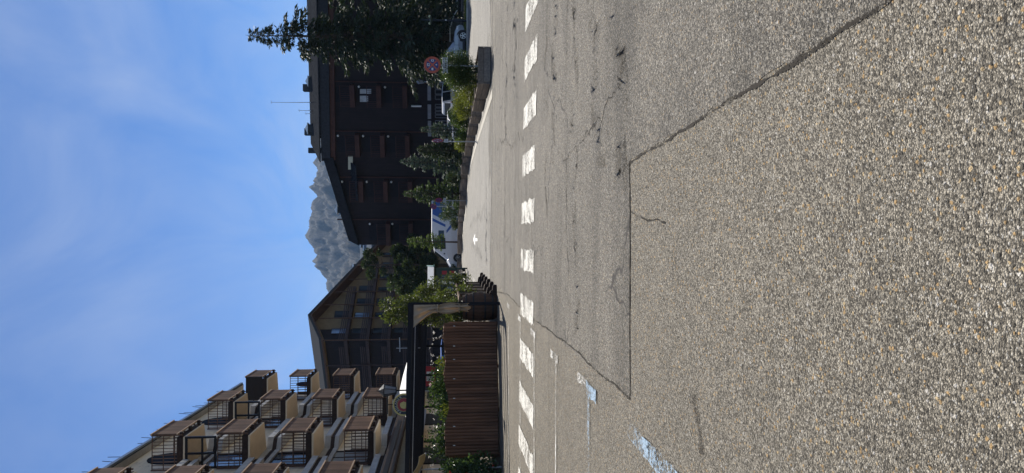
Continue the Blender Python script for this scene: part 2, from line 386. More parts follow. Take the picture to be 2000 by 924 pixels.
def strip(name, pts, w, z, mat, seed, jag=0.6, step=0.035):
    rr = random.Random(seed); mb = MB(); P_ = []
    for i in range(len(pts)-1):
        a, b_ = Vector((*pts[i], 0)), Vector((*pts[i+1], 0)); k = max(2, int((b_-a).length/step))
        for j in range(k): P_.append(a+(b_-a)*(j/k))
    P_.append(Vector((*pts[-1], 0)))
    L_, R_ = [], []
    for i, q in enumerate(P_):
        d = (P_[min(i+1, len(P_)-1)]-P_[max(i-1, 0)]).normalized(); n_ = Vector((-d.y, d.x, 0))
        off = mnoise.noise(q*1.7+Vector((seed, 0, 0)))*w*1.2+mnoise.noise(q*9+Vector((0, seed, 0)))*w*0.5
        hw = w/2*(1+rr.uniform(-jag, jag)*.6+mnoise.noise(q*7+Vector((0, 0, seed)))*jag*1.3); hw = max(hw, w*.04)
        L_.append(q+n_*(hw+off)+Vector((0, 0, z))); R_.append(q-n_*(hw-off)+Vector((0, 0, z)))
    n = len(L_)
    mb.add(L_+R_, [(i, n+i, n+i+1, i+1) for i in range(n-1)])
    o = mb.build(name, mat, kind='structure')
    for f in o.data.polygons:
        if f.normal.z < 0: f.flip()
    return o
strip('joint_crack', [(-1.42, 6.05), (0.66, 6.05)], 0.022, 0.0055, tar, 3, .8, .012)
strip('joint_crack', [(0.64, 6.05), (0.80, 3.2), (0.95, 1.2)], 0.019, 0.0055, tarc, 5, .95, .009)
strip('joint_dirt', [(0.35, 6.22), (1.0, 6.2), (1.7, 6.4)], 0.20, 0.0062, tarsoft, 8)
strip('joint_crack', [(-1.42, 6.02), (-1.40, 9.0), (-1.52, 13.5), (-1.50, 18.5), (-1.75, 22.5)], 0.024, 0.0058, tarc, 9, .9, .02)
strip('joint_crack', [(-9, 10.7), (-1.5, 10.9)], 0.010, 0.0125, tar, 12)
strip('joint_crack', [(-9, 16.4), (-1.5, 16.5)], 0.012, 0.0125, tar, 13)
strip('joint_crack', [(-1.95, 24.3), (20, 23.9)], 0.045, 0.012, tarsoft, 14)
strip('joint_crack', [(-1.3, 13.2), (8, 12.1)], 0.016, 0.0125, tarsoft, 15)
# hairline cracks
def wander(pts, amp, seed):
    out = []
    for i in range(len(pts)-1):
        a, b_ = Vector((*pts[i], 0)), Vector((*pts[i+1], 0)); k = max(3, int((b_-a).length/0.05)); n_ = Vector((-(b_-a).y, (b_-a).x, 0)).normalized()
        for j in range(k):
            q = a+(b_-a)*(j/k); w_ = mnoise.noise(q*0.9+Vector((seed, 3, 0)))*amp+mnoise.noise(q*3.7+Vector((seed, 9, 0)))*amp*.5+mnoise.noise(q*13+Vector((seed, 1, 0)))*amp*.22
            q = q+n_*w_; out.append((q.x, q.y))
    return out
for i, pts in enumerate([[(0.22, 6.0), (0.08, 5.0)], [(0.45, 6.0), (0.33, 5.05)], [(1.25, 6.4), (1.1, 9.6)], [(1.0, 9.6), (4.4, 10.1)], [(2.0, 14.5), (2.9, 22)], [(0.6, 26), (1.2, 36)], [(2.4, 9.2), (4.2, 9.1)], [(0.35, 8.8), (3.2, 9.0)], [(-1.0, 27), (1.5, 29.5)], [(0.2, 32), (-1.0, 38)], [(-0.9, 9.2), (1.2, 9.35)], [(2.6, 15.6), (7.5, 17.0)], [(1.6, 18.6), (7.0, 20.5)]]):
    strip('hairline_crack', wander(pts, (.16 if i > 1 else .05)+.012*pts[0][1]*(i > 1), i*5.3), 0.006+0.0012*pts[0][1], 0.0066+0.0002*i if pts[0][1] < 20 else 0.0126, tarsoft if i % 2 else tarc, 20+i, 0.8)
oil = paint('oil_stain_paint', (0.066, 0.058, 0.048), 0.58, 80.0)
a, b_ = G(1356, 770), G(1372, 888)
strip('oil_stain', [(a.x, a.y), ((a.x+b_.x)/2, (a.y+b_.y)/2-0.03), (b_.x, b_.y)], 0.075, 0.003, oil, 41, 0.5, .012)
# --- zebra crossing
white = paint('worn_white_road_paint', (0.70, 0.68, 0.62), 0.42, 26.0)
white2 = paint('thin_white_road_paint', (0.66, 0.65, 0.61), 0.55, 30.0)
blue = paint('pale_blue_road_paint', (0.34, 0.45, 0.56), 0.56, 26.0)
zs = []
for k in range(-6, 7):
    xk = .48+.94*k; hw = .215; q = []
    for xx, far in ((xk-hw, 0), (xk+hw, 0), (xk+hw, 1), (xk-hw, 1)):
        yn = 12.72-(.155 if xx > 0 else .02)*xx; yf = 14.85-(.19 if xx > 0 else .12)*xx
        q.append((xx+(.03*xk*.5 if far else 0), yf if far else yn))
    zs.append(q)
sheet('zebra_crossing', zs, 0.016, white, jit=0.02, seed=11)
# --- parking bays: lines along X ending in little T marks on a line X = -1.7
bay = []
for yy, w in ((17.75, .09), (15.05, .09), (12.65, .09), (10.15, .10)):
    bay += [[(-12, yy-w/2), (-1.82, yy-w/2), (-1.82, yy+w/2), (-12, yy+w/2)], [(-1.82, yy-0.16), (-1.70, yy-0.16), (-1.70, yy+0.5), (-1.82, yy+0.5)]]
sheet('parking_line', bay, 0.0165, white2, jit=0.008, seed=13)
bl = [[(-6, 7.75), (-1.78, 7.75), (-1.78, 7.87), (-6, 7.87)], [(-1.78, 7.40), (-1.62, 7.40), (-1.62, 7.93), (-1.78, 7.93)],
      [(-1.80, 3.8), (-1.62, 3.8), (-1.60, 6.0), (-1.74, 6.12)], [(-6, 5.20), (-1.80, 5.20), (-1.80, 5.32), (-6, 5.32)]]
sheet('blue_parking_line', bl, 0.017, blue, jit=0.012, seed=17)
sheet('white_parking_line', [[(-1.72, 7.95), (-1.60, 7.95), (-1.64, 8.45), (-1.74, 8.45)]], 0.0172, white2, jit=0.012, seed=18)
# --- arrow on the far road, second crossing far ahead, pale edge along the planters
ax = G(928, 468); AX, AY = ax.x, ax.y
sheet('road_arrow', [[(AX-.07, AY-3.0), (AX+.07, AY-3.0), (AX+.07, AY-.3), (AX+.33, AY-.3), (AX, AY+2.2), (AX-.33, AY-.3), (AX-.07, AY-.3)]], 0.016, M('fresh_white_paint', (.78, .78, .74), .6, .12, 9))
sheet('far_crossing', [[(-2.9+i*0.0, 33.5+i*1.35), (-2.35, 33.5+i*1.35), (-2.35, 34.2+i*1.35), (-2.9, 34.2+i*1.35)] for i in range(6)], 0.016, white, jit=0.02, seed=19)
pale = M('pale_concrete', (0.40, 0.375, 0.32), .85, .25, 3, bmp=.2)
kp = [(5.02, 24.0), (4.92, 36), (4.72, 43.5), (4.4, 48), (3.45, 52), (2.2, 54.6), (0.7, 64.3), (-2.6, 69)]
ko = [(4.72, 24.0), (4.62, 36), (4.42, 43.5), (4.1, 47.8), (3.15, 51.6), (1.95, 54.1), (0.45, 63.6), (-2.8, 68)]
sheet('kerb_strip', [[kp[i], kp[i+1], ko[i+1], ko[i]] for i in range(len(kp)-1)], 0.020, pale, jit=0.0)
grass_soil = M('dry_verge_soil', (0.16, 0.15, 0.06), .95, .4, 5, bmp=.4)
vg = MB(); vg.box(11.0, 50.2, 0.0, 46, 56, 0.10); vg.build('grass_verge', grass_soil, kind='structure')
kb = MB(); kb.box(11.0, 50.0, 0.0, 46, 50.195, 0.13); kb.build('kerb', pale, kind='structure', bevel=.015)
leaf_grass = leafmat('verge_grass', (0.13, 0.15, 0.035), (0.07, 0.09, 0.02), .4)
rs = np.random.RandomState(5); n = 9000
gx = rs.uniform(11, 46, n); gy = rs.uniform(50.2, 55.8, n); hh = rs.uniform(.05, .16, n); an = rs.uniform(0, 6.28, n)
V = np.zeros((n*3, 3)); dx, dy = np.cos(an)*.03, np.sin(an)*.03
V[0::3] = np.c_[gx-dx, gy-dy, np.full(n, .09)]; V[1::3] = np.c_[gx+dx, gy+dy, np.full(n, .09)]; V[2::3] = np.c_[gx+dy*1.5, gy+dx*1.5, .1+hh]
o = mesh_np('verge_grass', V, np.arange(n*3).reshape(n, 3), leaf_grass); tag(o, 'short yellowing grass growing along the verge', 'grass', kind='stuff')
# --- mountain: a real range 2.4 to 3.2 km away
rock, t, b = newmat('grey_alpine_rock')
co = N(t, 'ShaderNodeNewGeometry')
nz = N(t, 'ShaderNodeTexNoise', i_Scale=0.006, i_Detail=12.0, i_Roughness=0.68); L(t, co.outputs['Position'], nz.inputs['Vector'])
nf = N(t, 'ShaderNodeTexNoise', i_Scale=0.022, i_Detail=9.0, i_Roughness=0.75); L(t, co.outputs['Position'], nf.inputs['Vector'])
sx = N(t, 'ShaderNodeSeparateXYZ'); L(t, co.outputs['Normal'], sx.inputs[0])
sp = N(t, 'ShaderNodeSeparateXYZ'); L(t, co.outputs['Position'], sp.inputs[0])
rk = ramp(t, nf.outputs[0], [(0.36, (0.014, 0.0135, 0.014)), (0.5, (0.048, 0.045, 0.042)), (0.66, (0.125, 0.118, 0.11))])
scree = ramp(t, nf.outputs[0], [(0.3, (0.075, 0.072, 0.066)), (0.7, (0.135, 0.129, 0.118))])
grn = ramp(t, nf.outputs[0], [(0.3, (0.028, 0.033, 0.018)), (0.7, (0.075, 0.077, 0.047))])
c = mixc(t, ramp(t, mth(t, 'ADD', sx.outputs[2], mth(t, 'MULTIPLY', nz.outputs[0], 0.35)), [(0.92, 0.0), (1.0, 1.0)]), rk, scree)
lowf = ramp(t, mth(t, 'ADD', mth(t, 'MULTIPLY', sp.outputs[2], -0.0022), mth(t, 'MULTIPLY', nz.outputs[0], 1.5)), [(0.25, 0.0), (0.5, 1.0)])
c = mixc(t, mth(t, 'MULTIPLY', lowf, 0.7), c, grn)
L(t, c, b.inputs['Base Color']); b.inputs['Roughness'].default_value = 0.9; b.inputs['Specular IOR Level'].default_value = 0.1
bump(t, b, nf.outputs[0], 1.0, 26.0)
RD = 2700.0
prof = [(-400, 655), (-100, 640), (60, 650), (200, 628), (306, 622), (320, 612), (345, 617), (365, 612), (370, 607), (385, 618), (393, 608), (410, 603), (430, 599), (445, 601), (465, 597), (470, 602), (485, 612), (497, 622), (510, 611), (520, 617), (530, 626), (545, 640), (560, 637), (575, 643), (590, 647), (605, 640), (640, 650), (760, 640), (950, 668), (1200, 650), (1500, 690)]
px = np.array([((924-q[0])-462)/FPX*RD for q in prof])[::-1]; pz = np.array([P(q[1], 462, RD).z for q in prof])[::-1]
NX, NY = 420, 150
xs = np.linspace(-1700, 1900, NX); ts = np.linspace(0, 1.35, NY)
xs = np.concatenate([np.linspace(-1700, -420, 90), np.linspace(-414, 420, 300), np.linspace(428, 1900, 90)]); NX = len(xs)
V = np.zeros((NX*NY, 3))
for i, x in enumerate(xs):
    rz = float(np.interp(x, px, pz))
    for j, tt in enumerate(ts):
        y = 1150+(RD-1150)*tt
        if tt <= 1: base = rz*(0.03+0.97*tt**1.45)
        else: base = rz*(1-(tt-1)*1.6)
        w = math.sin(min(tt, 1)*math.pi)**0.7*0.9+0.10*(tt > 0.9)
        q = Vector((x*0.0042, y*0.0022, 1.3))
        rdg = 1-abs(mnoise.noise(q))*2; rdg2 = 1-abs(mnoise.noise(q*2.6+Vector((5, 1, 0))))*2
        q2 = Vector((x*0.022, y*0.010, 4.1)); f1 = mnoise.fractal(q2, 0.8, 2.1, 5)
        rdg3 = 1-abs(mnoise.noise(Vector((x*.013+f1*.3, y*.0035, 8.2))))*2
        z = base+w*(rdg*95+rdg2*52+rdg3*34+f1*46-95)+f1*8*(tt > .85)
        if 0.93 < tt < 1.04: z = min(z, rz+6*f1+7*mnoise.noise(Vector((x*.06, 3, 1)))+4*mnoise.noise(Vector((x*.15, 7, 1))))
        V[i*NY+j] = (x+f1*10*w, y, max(z, -30) if tt < 0.02 else z)
ii, jj = np.meshgrid(np.arange(NX-1), np.arange(NY-1), indexing='ij'); k = (ii*NY+jj).ravel()
F = np.c_[k, k+NY, k+NY+1, k+1]
o = mesh_np('mountain', V, F, rock); o['kind'] = 'structure'

# --- mountain air: one box of even, pale haze round the whole place
hz_m = bpy.data.materials.new('mountain_air'); hz_m.use_nodes = True; t = hz_m.node_tree; t.nodes.remove(t.nodes['Principled BSDF'])
pv = N(t, 'ShaderNodeVolumePrincipled'); pv.inputs['Color'].default_value = (.42, .66, 1.0, 1); pv.inputs['Density'].default_value = .00009; pv.inputs['Anisotropy'].default_value = .0
L(t, pv.outputs[0], t.nodes['Material Output'].inputs['Volume'])
hb = MB(); hb.box(-6200, -90, -31, 6200, 9200, 860); hzo = hb.build('haze', hz_m, kind='stuff'); hzo['label'] = 'thin bluish mountain air over the whole valley'; hzo['category'] = 'haze'

scf = paint('dark_tyre_scuff', (0.125, 0.112, 0.092), 0.76, 40.0)
for i, (pts, w_) in enumerate([([(0.7, 7.4), (2.6, 7.6), (5.5, 7.2)], .30), ([(0.5, 6.5), (1.5, 6.45), (3.2, 6.6)], .26), ([(-1.2, 8.6), (1.5, 8.7), (4.5, 8.4)], .22), ([(1.0, 10.4), (4.0, 10.2), (8.0, 10.0)], .30), ([(-1.4, 11.3), (2, 11.2), (7, 11.0)], .16), ([(3.0, 16.5), (8, 16.0)], .5), ([(0, 19.0), (8, 18.4)], .4), ([(-1, 28), (2, 27.6)], .6), ([(-.8, 31), (-.4, 44)], .25), ([(1.0, 30), (.8, 46)], .25)]):
    strip('tyre_scuff', wander(pts, .2, i*3.3), w_, 0.0062+.0001*i if pts[0][1] < 20 else 0.0122, scf, 60+i, .5)
# ================================================================== BUILDINGS
cream = M('cream_render', (0.74, 0.60, 0.42), .85, .13, 1.2, stretch=(1, .5, 2.5))
_t = cream.node_tree; _b = _t.nodes['Principled BSDF']; _src = _b.inputs['Base Color'].links[0].from_socket
_n = N(_t, 'ShaderNodeTexNoise', i_Scale=3.0, i_Detail=7.0, i_Roughness=0.75); L(_t, objco(_t, (2.6, .55, 1)), _n.inputs['Vector'])
L(_t, mixc(_t, ramp(_t, _n.outputs[0], [(0.60, 0.0), (0.72, 0.75)]), _src, (.16, .125, .085)), _b.inputs['Base Color'])
greyr = M('grey_render', (0.40, 0.39, 0.375), .85, .2, 3, bmp=.15)
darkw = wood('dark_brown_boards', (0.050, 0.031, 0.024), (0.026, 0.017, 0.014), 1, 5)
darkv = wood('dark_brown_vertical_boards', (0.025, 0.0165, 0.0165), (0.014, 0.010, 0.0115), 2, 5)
slatm = wood('weathered_brown_slats', (0.25, 0.145, 0.088), (0.135, 0.08, 0.053), 2, 12)
tanm = wood('sunlit_handrail', (0.62, 0.44, 0.29), (0.42, 0.28, 0.18), 1, 12)  # pale tan carries the sunlight on the top and bottom rails
black = M('black_metal', (0.014, 0.015, 0.018), .45, .3, 8, metal=.4)
glass = glassm('window_glass', (0.022, 0.024, 0.028), .10); glass.node_tree.nodes['Principled BSDF'].inputs['Specular IOR Level'].default_value = .10
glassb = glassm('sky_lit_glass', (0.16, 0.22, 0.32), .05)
slate = M('slate_roof', (0.06, 0.063, 0.067), .95, .4, 14, bmp=.4, spec=0)
steel = M('galvanised_steel', (0.42, 0.43, 0.44), .45, .2, 10, metal=.6)
zinc = M('zinc_cap', (0.62, 0.63, 0.63), .4, .15, 10, metal=.3)

# ---------- terraced apartment building with stacked balconies
LB = thing('apartment_building', 'cream apartment building with stacked brown slatted balconies rising behind the pergola', 'building', (-9, 24, 0))
e = lambda y: -8.7-.024*(y-32)
Y0, Y1 = 6.0, 49.2
wl = lambda y: e(y)-1.5
mb = MB(); mb.prism([(wl(Y0), Y0, 0), (wl(Y1), Y1, 0), (wl(Y1)-11, Y1, 0), (wl(Y0)-11, Y0, 0)], (0, 0, 15.72)); mb.build('wall', cream, LB)
SOF = [4.70, 7.40, 10.12, 12.86]
COLS = [10.0, 17.3, 24.65, 32.0, 39.3, 46.5]
for z in SOF+[15.55]:
    for (za, zb, m_, pr, nm) in ((-.66, -.46, greyr, .22, 'floor_band'), (-.46, -.27, darkw, .16, 'floor_band'), (-.27, -.004, greyr, .24, 'floor_band')):
        if z > 15: 
            continue
        q = MB()
        # band steps forward between the balconies
        for i, yc in enumerate(COLS):
            ya, yb = yc+2.7, (COLS[i+1]-.2 if i+1 < len(COLS) else Y1)
            if yb-ya < .3: continue
            q.prism([(wl(ya)-.1, ya, z+za), (wl(yb)-.1, yb, z+za), (wl(yb)+pr+.35, yb, z+za), (wl(ya)+pr+.35, ya+.5, z+za)], (0, 0, zb-za))
            q.prism([(wl(yc)-.1, yc-.198, z+za), (wl(yc+2.7)-.1, yc+2.698, z+za), (wl(yc+2.7)+pr*.6, yc+2.698, z+za), (wl(yc)+pr*.6, yc-.198, z+za)], (0, 0, zb-za))
        q.build(nm, m_, LB)
q = MB()
for i, yc in enumerate(COLS):      # panelled parapet zones between columns, pale render
    pass
# ground floor: deep brown fascia, olive band, shop front
q = MB(); q.prism([(wl(Y0), Y0, 3.55), (wl(Y1), Y1, 3.55), (e(Y1)-.25, Y1, 3.55), (e(Y0)-.25, Y0, 3.55)], (0, 0, .48)); q.build('fascia', darkw, LB)
q = MB(); q.prism([(wl(Y0), Y0, 3.0), (wl(Y1), Y1, 3.0), (e(Y1)-.6, Y1, 3.0), (e(Y0)-.6, Y0, 3.0)], (0, 0, .546)); q.build('fascia', M('olive_grey_render', (.17, .155, .12), .85, .2, 2), LB)
for yc in COLS:
    f = MB(); f.bar((wl(yc)+.03, yc, 1.45), (wl(yc+2.6)+.03, yc+2.6, 1.45), 2.7, .06, (1, 0, 0)); f.build('shop_window', black, LB)
# balconies
def balcony(first, yc, z, mat_fill=False):
    x0 = e(yc); th = math.atan(-.024)
    s = MB(); s.mat(0)
    dn = -1.46                                            # inner edge
    s.mat(1).prism([(dn, 0.0, .075), (0, 0, .075), (0, 2.5, .075), (dn-.3, 3.1, .075)], (0, 0, .255))
    s.mat(0).prism([(dn, .012, 0), (-.012, .012, 0), (-.012, 2.49, 0), (dn-.3, 3.08, 0)], (0, 0, .073))
    for yy in (.12, 1.2, 2.3): s.mat(1).box(.002, yy-.06, .12, .20, yy+.06, .24)
    bal = s.build('balcony', [cream, darkw], None)
    r = MB(); k = 0
    yy = .02
    while yy < 2.5:
        r.box(.125, yy, .34, .15, yy+.052, 1.36); yy += .078
    r.box(.11, .0, .84, .123, 2.52, .89)
    rail = r.build('railing', slatm, bal)
    h = MB(); h.box(.09, -.05, 1.362, .18, 2.58, 1.415); h.box(.10, -.04, .285, .165, 2.56, .335); h.build('handrail', tanm, bal)
    for yf, sgn in ((.0, 1), (2.46, 1)):
        r = MB()
        x = -1.36
        if mat_fill and yf == 0:
            r.box(-1.36, yf-.01, .335, .08, yf+.03, 1.36)
        while x < .06:
            r.box(x, yf, .335, x+.028, yf+.028, 1.36); x += .145
        for zz in (.40, .86, 1.33): r.box(-1.4, yf-.022, zz, .10, yf-.002, zz+.035)
        r.box(.065, yf-.03, .10, .12, yf+.04, 1.40); r.box(-1.43, yf-.03, .336, -1.385, yf+.04, 1.40)
        r.build('side_railing', darkmat if mat_fill and yf == 0 else slatd, bal)
    return bal
slatd = wood('dark_brown_bars', (0.17, 0.098, 0.066), (0.09, 0.054, 0.04), 2, 12)
darkmat = M('dark_reed_matting', (.03, .022, .018), .9, .6, 40)
proto = balcony(True, 0, 0); protof = balcony(True, 0, 0, True)
rb = random.Random(3); archm = M('dark_arched_glazing', (.018, .018, .021), .7, .3, 3, spec=.05); curtm = M('cream_curtain', (.30, .28, .24), .6, .25, 9, stretch=(1, 6, .3))
for ci, yc in enumerate(COLS):
    for fi, z in enumerate(SOF):
        src = protof if (ci == 5 and fi == 3) else proto
        bcp = copy_tree(src, LB)
        bcp.location = (e(yc)+9, yc-24, z); bcp.rotation_euler = (0, 0, math.atan(.024))
        # window of the flat behind the balcony
        f = MB(); ya, yb = yc+.35, yc+2.35; zt = z+.34
        if fi == 3:
            ya, yb = yc+1.15, yc+2.95; pa = [(wl(ya), ya, zt)]+[(wl((ya+yb)/2+.9*math.cos(a)), (ya+yb)/2+.9*math.cos(a), zt+1.0+1.0*math.sin(a)) for a in [math.pi*k/10 for k in range(10, -1, -1)]]+[(wl(yb), yb, zt)]
            f.prism(pa, (.05, 0, 0)); f.build('window', archm, LB); continue
        fr = .09; X = lambda y: wl(y)+.04
        arch = fi == 3
        f.bar((X(ya), ya, zt+1.02), (X(ya)+.0, ya+fr, zt+1.02), .08, 2.0, (0, 0, 1))
        f.bar((X(yb), yb-fr, zt+1.02), (X(yb), yb, zt+1.02), .08, 2.0)
        f.bar((X(yb), (ya+yb)/2-.04, zt+1.02), (X(yb), (ya+yb)/2+.04, zt+1.02), .08, 2.0)
        f.bar((X(ya), ya, zt+2.06), (X(yb), yb, zt+2.06), .10, .10); f.bar((X(ya), ya, zt+.06), (X(yb), yb, zt+.06), .10, .10)
        w = f.build('window', darkw, LB)
        p = MB(); p.bar((X(ya)-.022, ya+.02, zt+1.05), (X(yb)-.022, yb-.02, zt+1.05), .03, 2.05)
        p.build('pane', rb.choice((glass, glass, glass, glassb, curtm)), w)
for ci in (3, 4):                                        # glazed wind screens above the third-floor balconies
    yc = COLS[ci]; z = SOF[2]; f = MB(); x0 = e(yc)
    za, zb = z+1.43, SOF[3]-.004
    for xx in (x0-1.40, x0-.78, x0-.08): f.box(xx, yc-.01, za, xx+.09, yc+.07, zb)
    f.box(x0-1.395, yc-.014, zb-.10, x0+.008, yc+.074, zb-.01); f.box(x0-1.395, yc-.014, za, x0+.008, yc+.074, za+.08); f.box(x0-1.395, yc-.012, za+.55, x0+.008, yc+.072, za+.62)
    w = f.build('wind_screen', black, LB)
    pm, t, b = newmat('clear_screen_glass_%d' % ci if False else 'clear_screen_glass'); b.inputs['Transmission Weight'].default_value = 1.0; b.inputs['Roughness'].default_value = .02; b.inputs['IOR'].default_value = 1.02
    n_ = N(t, 'ShaderNodeTexNoise', i_Scale=2.0); L(t, ramp(t, n_.outputs[0], [(0, .85), (1, .95)]), b.inputs['Base Color'])
    p = MB(); p.box(x0-1.38, yc+.02, za+.06, x0-.01, yc+.03, zb-.06); p.build('pane', pm, w)
for pr_ in (proto, protof):
    for o_ in [c for c in pr_.children]+[pr_]: bpy.data.objects.remove(o_)
# roof eave
ev = lambda y: -9.78-.027*(y-29.4)
r = MB(); Ya, Yb = 4.0, 51.5; tz = math.tan(R(30))
r.prism([(ev(Ya), Ya, 15.75), (ev(Ya), Ya, 16.02), (ev(Ya)-7, Ya, 16.02+7*tz), (ev(Ya)-7, Ya, 15.75+7*tz)], (ev(Yb)-ev(Ya), Yb-Ya, 0))
rf = r.build('roof', slate, LB)
r = MB(); r.bar((ev(Ya)+.06, Ya, 15.86), (ev(Yb)+.06, Yb, 15.86), .11, .15); r.build('gutter', M('grey_blue_gutter', (.16, .19, .22), .4, .2, 6, metal=.5), rf)
r = MB(); r.prism([(ev(Ya)-.02, Ya, 15.735), (ev(Ya)-1.2, Ya, 15.735), (ev(Ya)-1.2, Ya, 15.745), (ev(Ya)-.02, Ya, 15.745)], (ev(Yb)-ev(Ya), Yb-Ya, 0)); r.build('soffit', M('grey_painted_soffit', (.30, .29, .27), .8, .2, 2), rf)
r = MB()
for yy in (25.3, 26.4, 27.5, 29.9, 30.7, 31.6, 33.0, 33.9, 36.4, 37.2, 38.2, 39.2, 40.2, 42.6, 43.3, 44.4, 45.2, 46.0, 47.9, 48.6, 49.4):
    xx = ev(yy)-.15; ln = rb.uniform(-.10, .10)
    r.tube((xx, yy, 16.0), (xx+rb.uniform(-.08, .08), yy+ln, 16.0+rb.uniform(.62, .95)), .018, .014, 5)
r.build('snow_guard', black, rf)

# ---------- gabled chalet block behind
C0 = Vector((-13.8, 95, 0)); dR = Vector((.552, .834, 0)).normalized(); nR = Vector((dR.y, -dR.x, 0)); dL = -nR; nL = -dR
CH = thing('chalet_hotel', 'gabled chalet with yellow walls and long brown balconies below the mountain', 'building', tuple(C0))
T_R = 3.53; ZR = 19.5; SLP = .445; TEND = 25.0
zr = lambda t: ZR-SLP*abs(t-T_R) if t > T_R else ZR-SLP*(T_R-t)
yellow = M('yellow_render', (.20, .14, .07), .85, .2, 1.2)
sofm = wood('brown_eave_boards', (.115, .062, .036), (.065, .036, .024), 0, 5)
brownb = wood('brown_balcony_boards', (.066, .042, .036), (.035, .024, .022), 0, 5)
mb = MB(); mb.prism([C0, C0+dR*TEND, C0+dR*TEND+Vector((0, 0, zr(TEND))), C0+dR*T_R+Vector((0, 0, ZR)), C0+Vector((0, 0, zr(0)))], dL*34); mb.build('wall', yellow, CH)
for (ta, tb, nm) in ((-1.2, T_R, 'roof'), (T_R, TEND+1.5, 'roof')):
    r = MB(); o0 = nR*1.7
    a_, b2 = C0+dR*ta+o0+Vector((0, 0, zr(ta))), C0+dR*tb+o0+Vector((0, 0, zr(tb)))
    r.mat(0).prism([a_+Vector((0, 0, .12)), b2+Vector((0, 0, .12)), b2+Vector((0, 0, .42)), a_+Vector((0, 0, .42))], dL*37)
    r.mat(1).prism([a_+Vector((0, 0, -.12))+dL*.05, b2+Vector((0, 0, -.12))+dL*.05, b2+Vector((0, 0, .118))+dL*.05, a_+Vector((0, 0, .118))+dL*.05], dL*36)
    r.build(nm, [slate, sofm], CH)
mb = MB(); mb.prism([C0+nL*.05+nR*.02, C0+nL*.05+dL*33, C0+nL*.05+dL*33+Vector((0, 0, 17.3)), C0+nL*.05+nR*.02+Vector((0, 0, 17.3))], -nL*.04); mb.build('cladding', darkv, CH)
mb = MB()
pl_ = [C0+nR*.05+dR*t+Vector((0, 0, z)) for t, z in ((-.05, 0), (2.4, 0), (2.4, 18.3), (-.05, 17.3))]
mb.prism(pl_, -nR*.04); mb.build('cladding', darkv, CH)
BZ = [(14.3, 15.5), (11.55, 12.75), (8.8, 10.0), (6.05, 7.25), (3.3, 4.5)]
for za, zb in BZ:
    tm = min(TEND, T_R+(ZR-zb-.9)/SLP)
    for face in 'RL':
        d, n_, t0, t1 = (dR, nR, -1.05, tm) if face == 'R' else (dL, nL, .0, 33)
        s = MB(); a_ = C0+d*t0; q = C0+d*t1; O = n_*1.05
        if face == 'L': a_ = C0+d*0.0
        s.prism([a_+Vector((0, 0, za)), q+Vector((0, 0, za)), q+O+Vector((0, 0, za)), a_+O+Vector((0, 0, za))], (0, 0, .42))
        for kk in range(3):
            z_ = za+.52+kk*.25
            s.bar(a_+O+Vector((0, 0, z_+.07)), q+O+Vector((0, 0, z_+.07)), .06, .13)
        s.build('balcony', brownb, CH)
for t in (-1.0, 3.4, 6.3, 9.2, 12.1, 15.0, 18.0, 21.0):
    s = MB(); p = C0+dR*t+nR*1.14; s.bar(p, p+Vector((0, 0, zr(t)-.1)), .14, .14, (0, 1, 0)); s.build('post', sofm, CH)
for t in (3.2, 9.5, 16, 23):
    s = MB(); p = C0+dL*t+nL*1.14; s.bar(p, p+Vector((0, 0, 17.3)), .14, .14, (0, 1, 0)); s.build('post', brownb, CH)
rw = random.Random(11)
for fi, (za, zb) in enumerate(BZ):
    for t in (1.4, 4.7, 7.4, 10.4, 13.3, 16.2, 19.2):
        if zr(t+1)-.6 < za+2.6 or (fi == 0 and t > 10): continue
        f = MB(); wd = rw.choice((1.1, 1.1, 1.5)); p = C0+dR*t+nR*.055+Vector((0, 0, za+.45)); z2 = 2.05
        f.prism([p, p+dR*wd, p+dR*wd+Vector((0, 0, z2)), p+Vector((0, 0, z2))], nR*.06); w = f.build('window', darkw, CH)
        p2 = p+dR*.1+Vector((0, 0, .1))+nR*.064; f = MB(); f.prism([p2, p2+dR*(wd-.2), p2+dR*(wd-.2)+Vector((0, 0, z2-.2)), p2+Vector((0, 0, z2-.2))], nR*.01)
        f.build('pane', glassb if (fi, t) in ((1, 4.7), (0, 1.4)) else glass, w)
ck = MB(); p = C0+dR*2+dL*14+Vector((0, 0, 18.2)); ck.box(p.x-.6, p.y-.6, p.z, p.x+.6, p.y+.6, p.z+2.6); ck.build('chimney', darkw, CH)

# ---------- dark wooden apartment block
B0 = Vector((.4, 84.2, 0)); dB = Vector((1, -.45, 0)).normalized(); nB = Vector((-dB.y*-1, 0, 0)); nB = Vector((dB.y, -dB.x, 0))
if nB.y > 0: nB = -nB
DB = thing('dark_timber_block', 'big dark brown timber apartment block with loggias and a slate roof', 'building', tuple(B0+dB*14))
def sof(y): 
    q = onplane(y=y, x=760, p0=B0, nrm=nB); return (q-B0).dot(dB)
def FB(s, z, off=0.0): return B0+dB*s+nB*off+Vector((0, 0, z))
def zof(y, x, off=0.0): return onplane(x, y, B0+nB*off, nB).z
s303 = sof(303); s455 = sof(455); s480 = sof(478)
zt303 = zof(308, 640); 
redw = wood('reddish_brown_fascia', (.085, .037, .026), (.048, .023, .019), 0, 5)
redw = wood('reddish_brown_fascia', (.085, .037, .026), (.048, .023, .019), 0, 5)
e290, e167 = zof(290, 626, .95), zof(167, 629, .95); ks_ = (e167-e290)/(sof(167)-sof(290)); ks_ = max(ks_, -.05)
sa, sb = s303-.6, 56; ez1 = e290+ks_*(sa-sof(290)); ez0 = ez1-1.0; rz_ = zof(230, 609, -6)-ks_*(sof(230)-sa); vz = dB*(sb-sa)+Vector((0, 0, ks_*(sb-sa)))
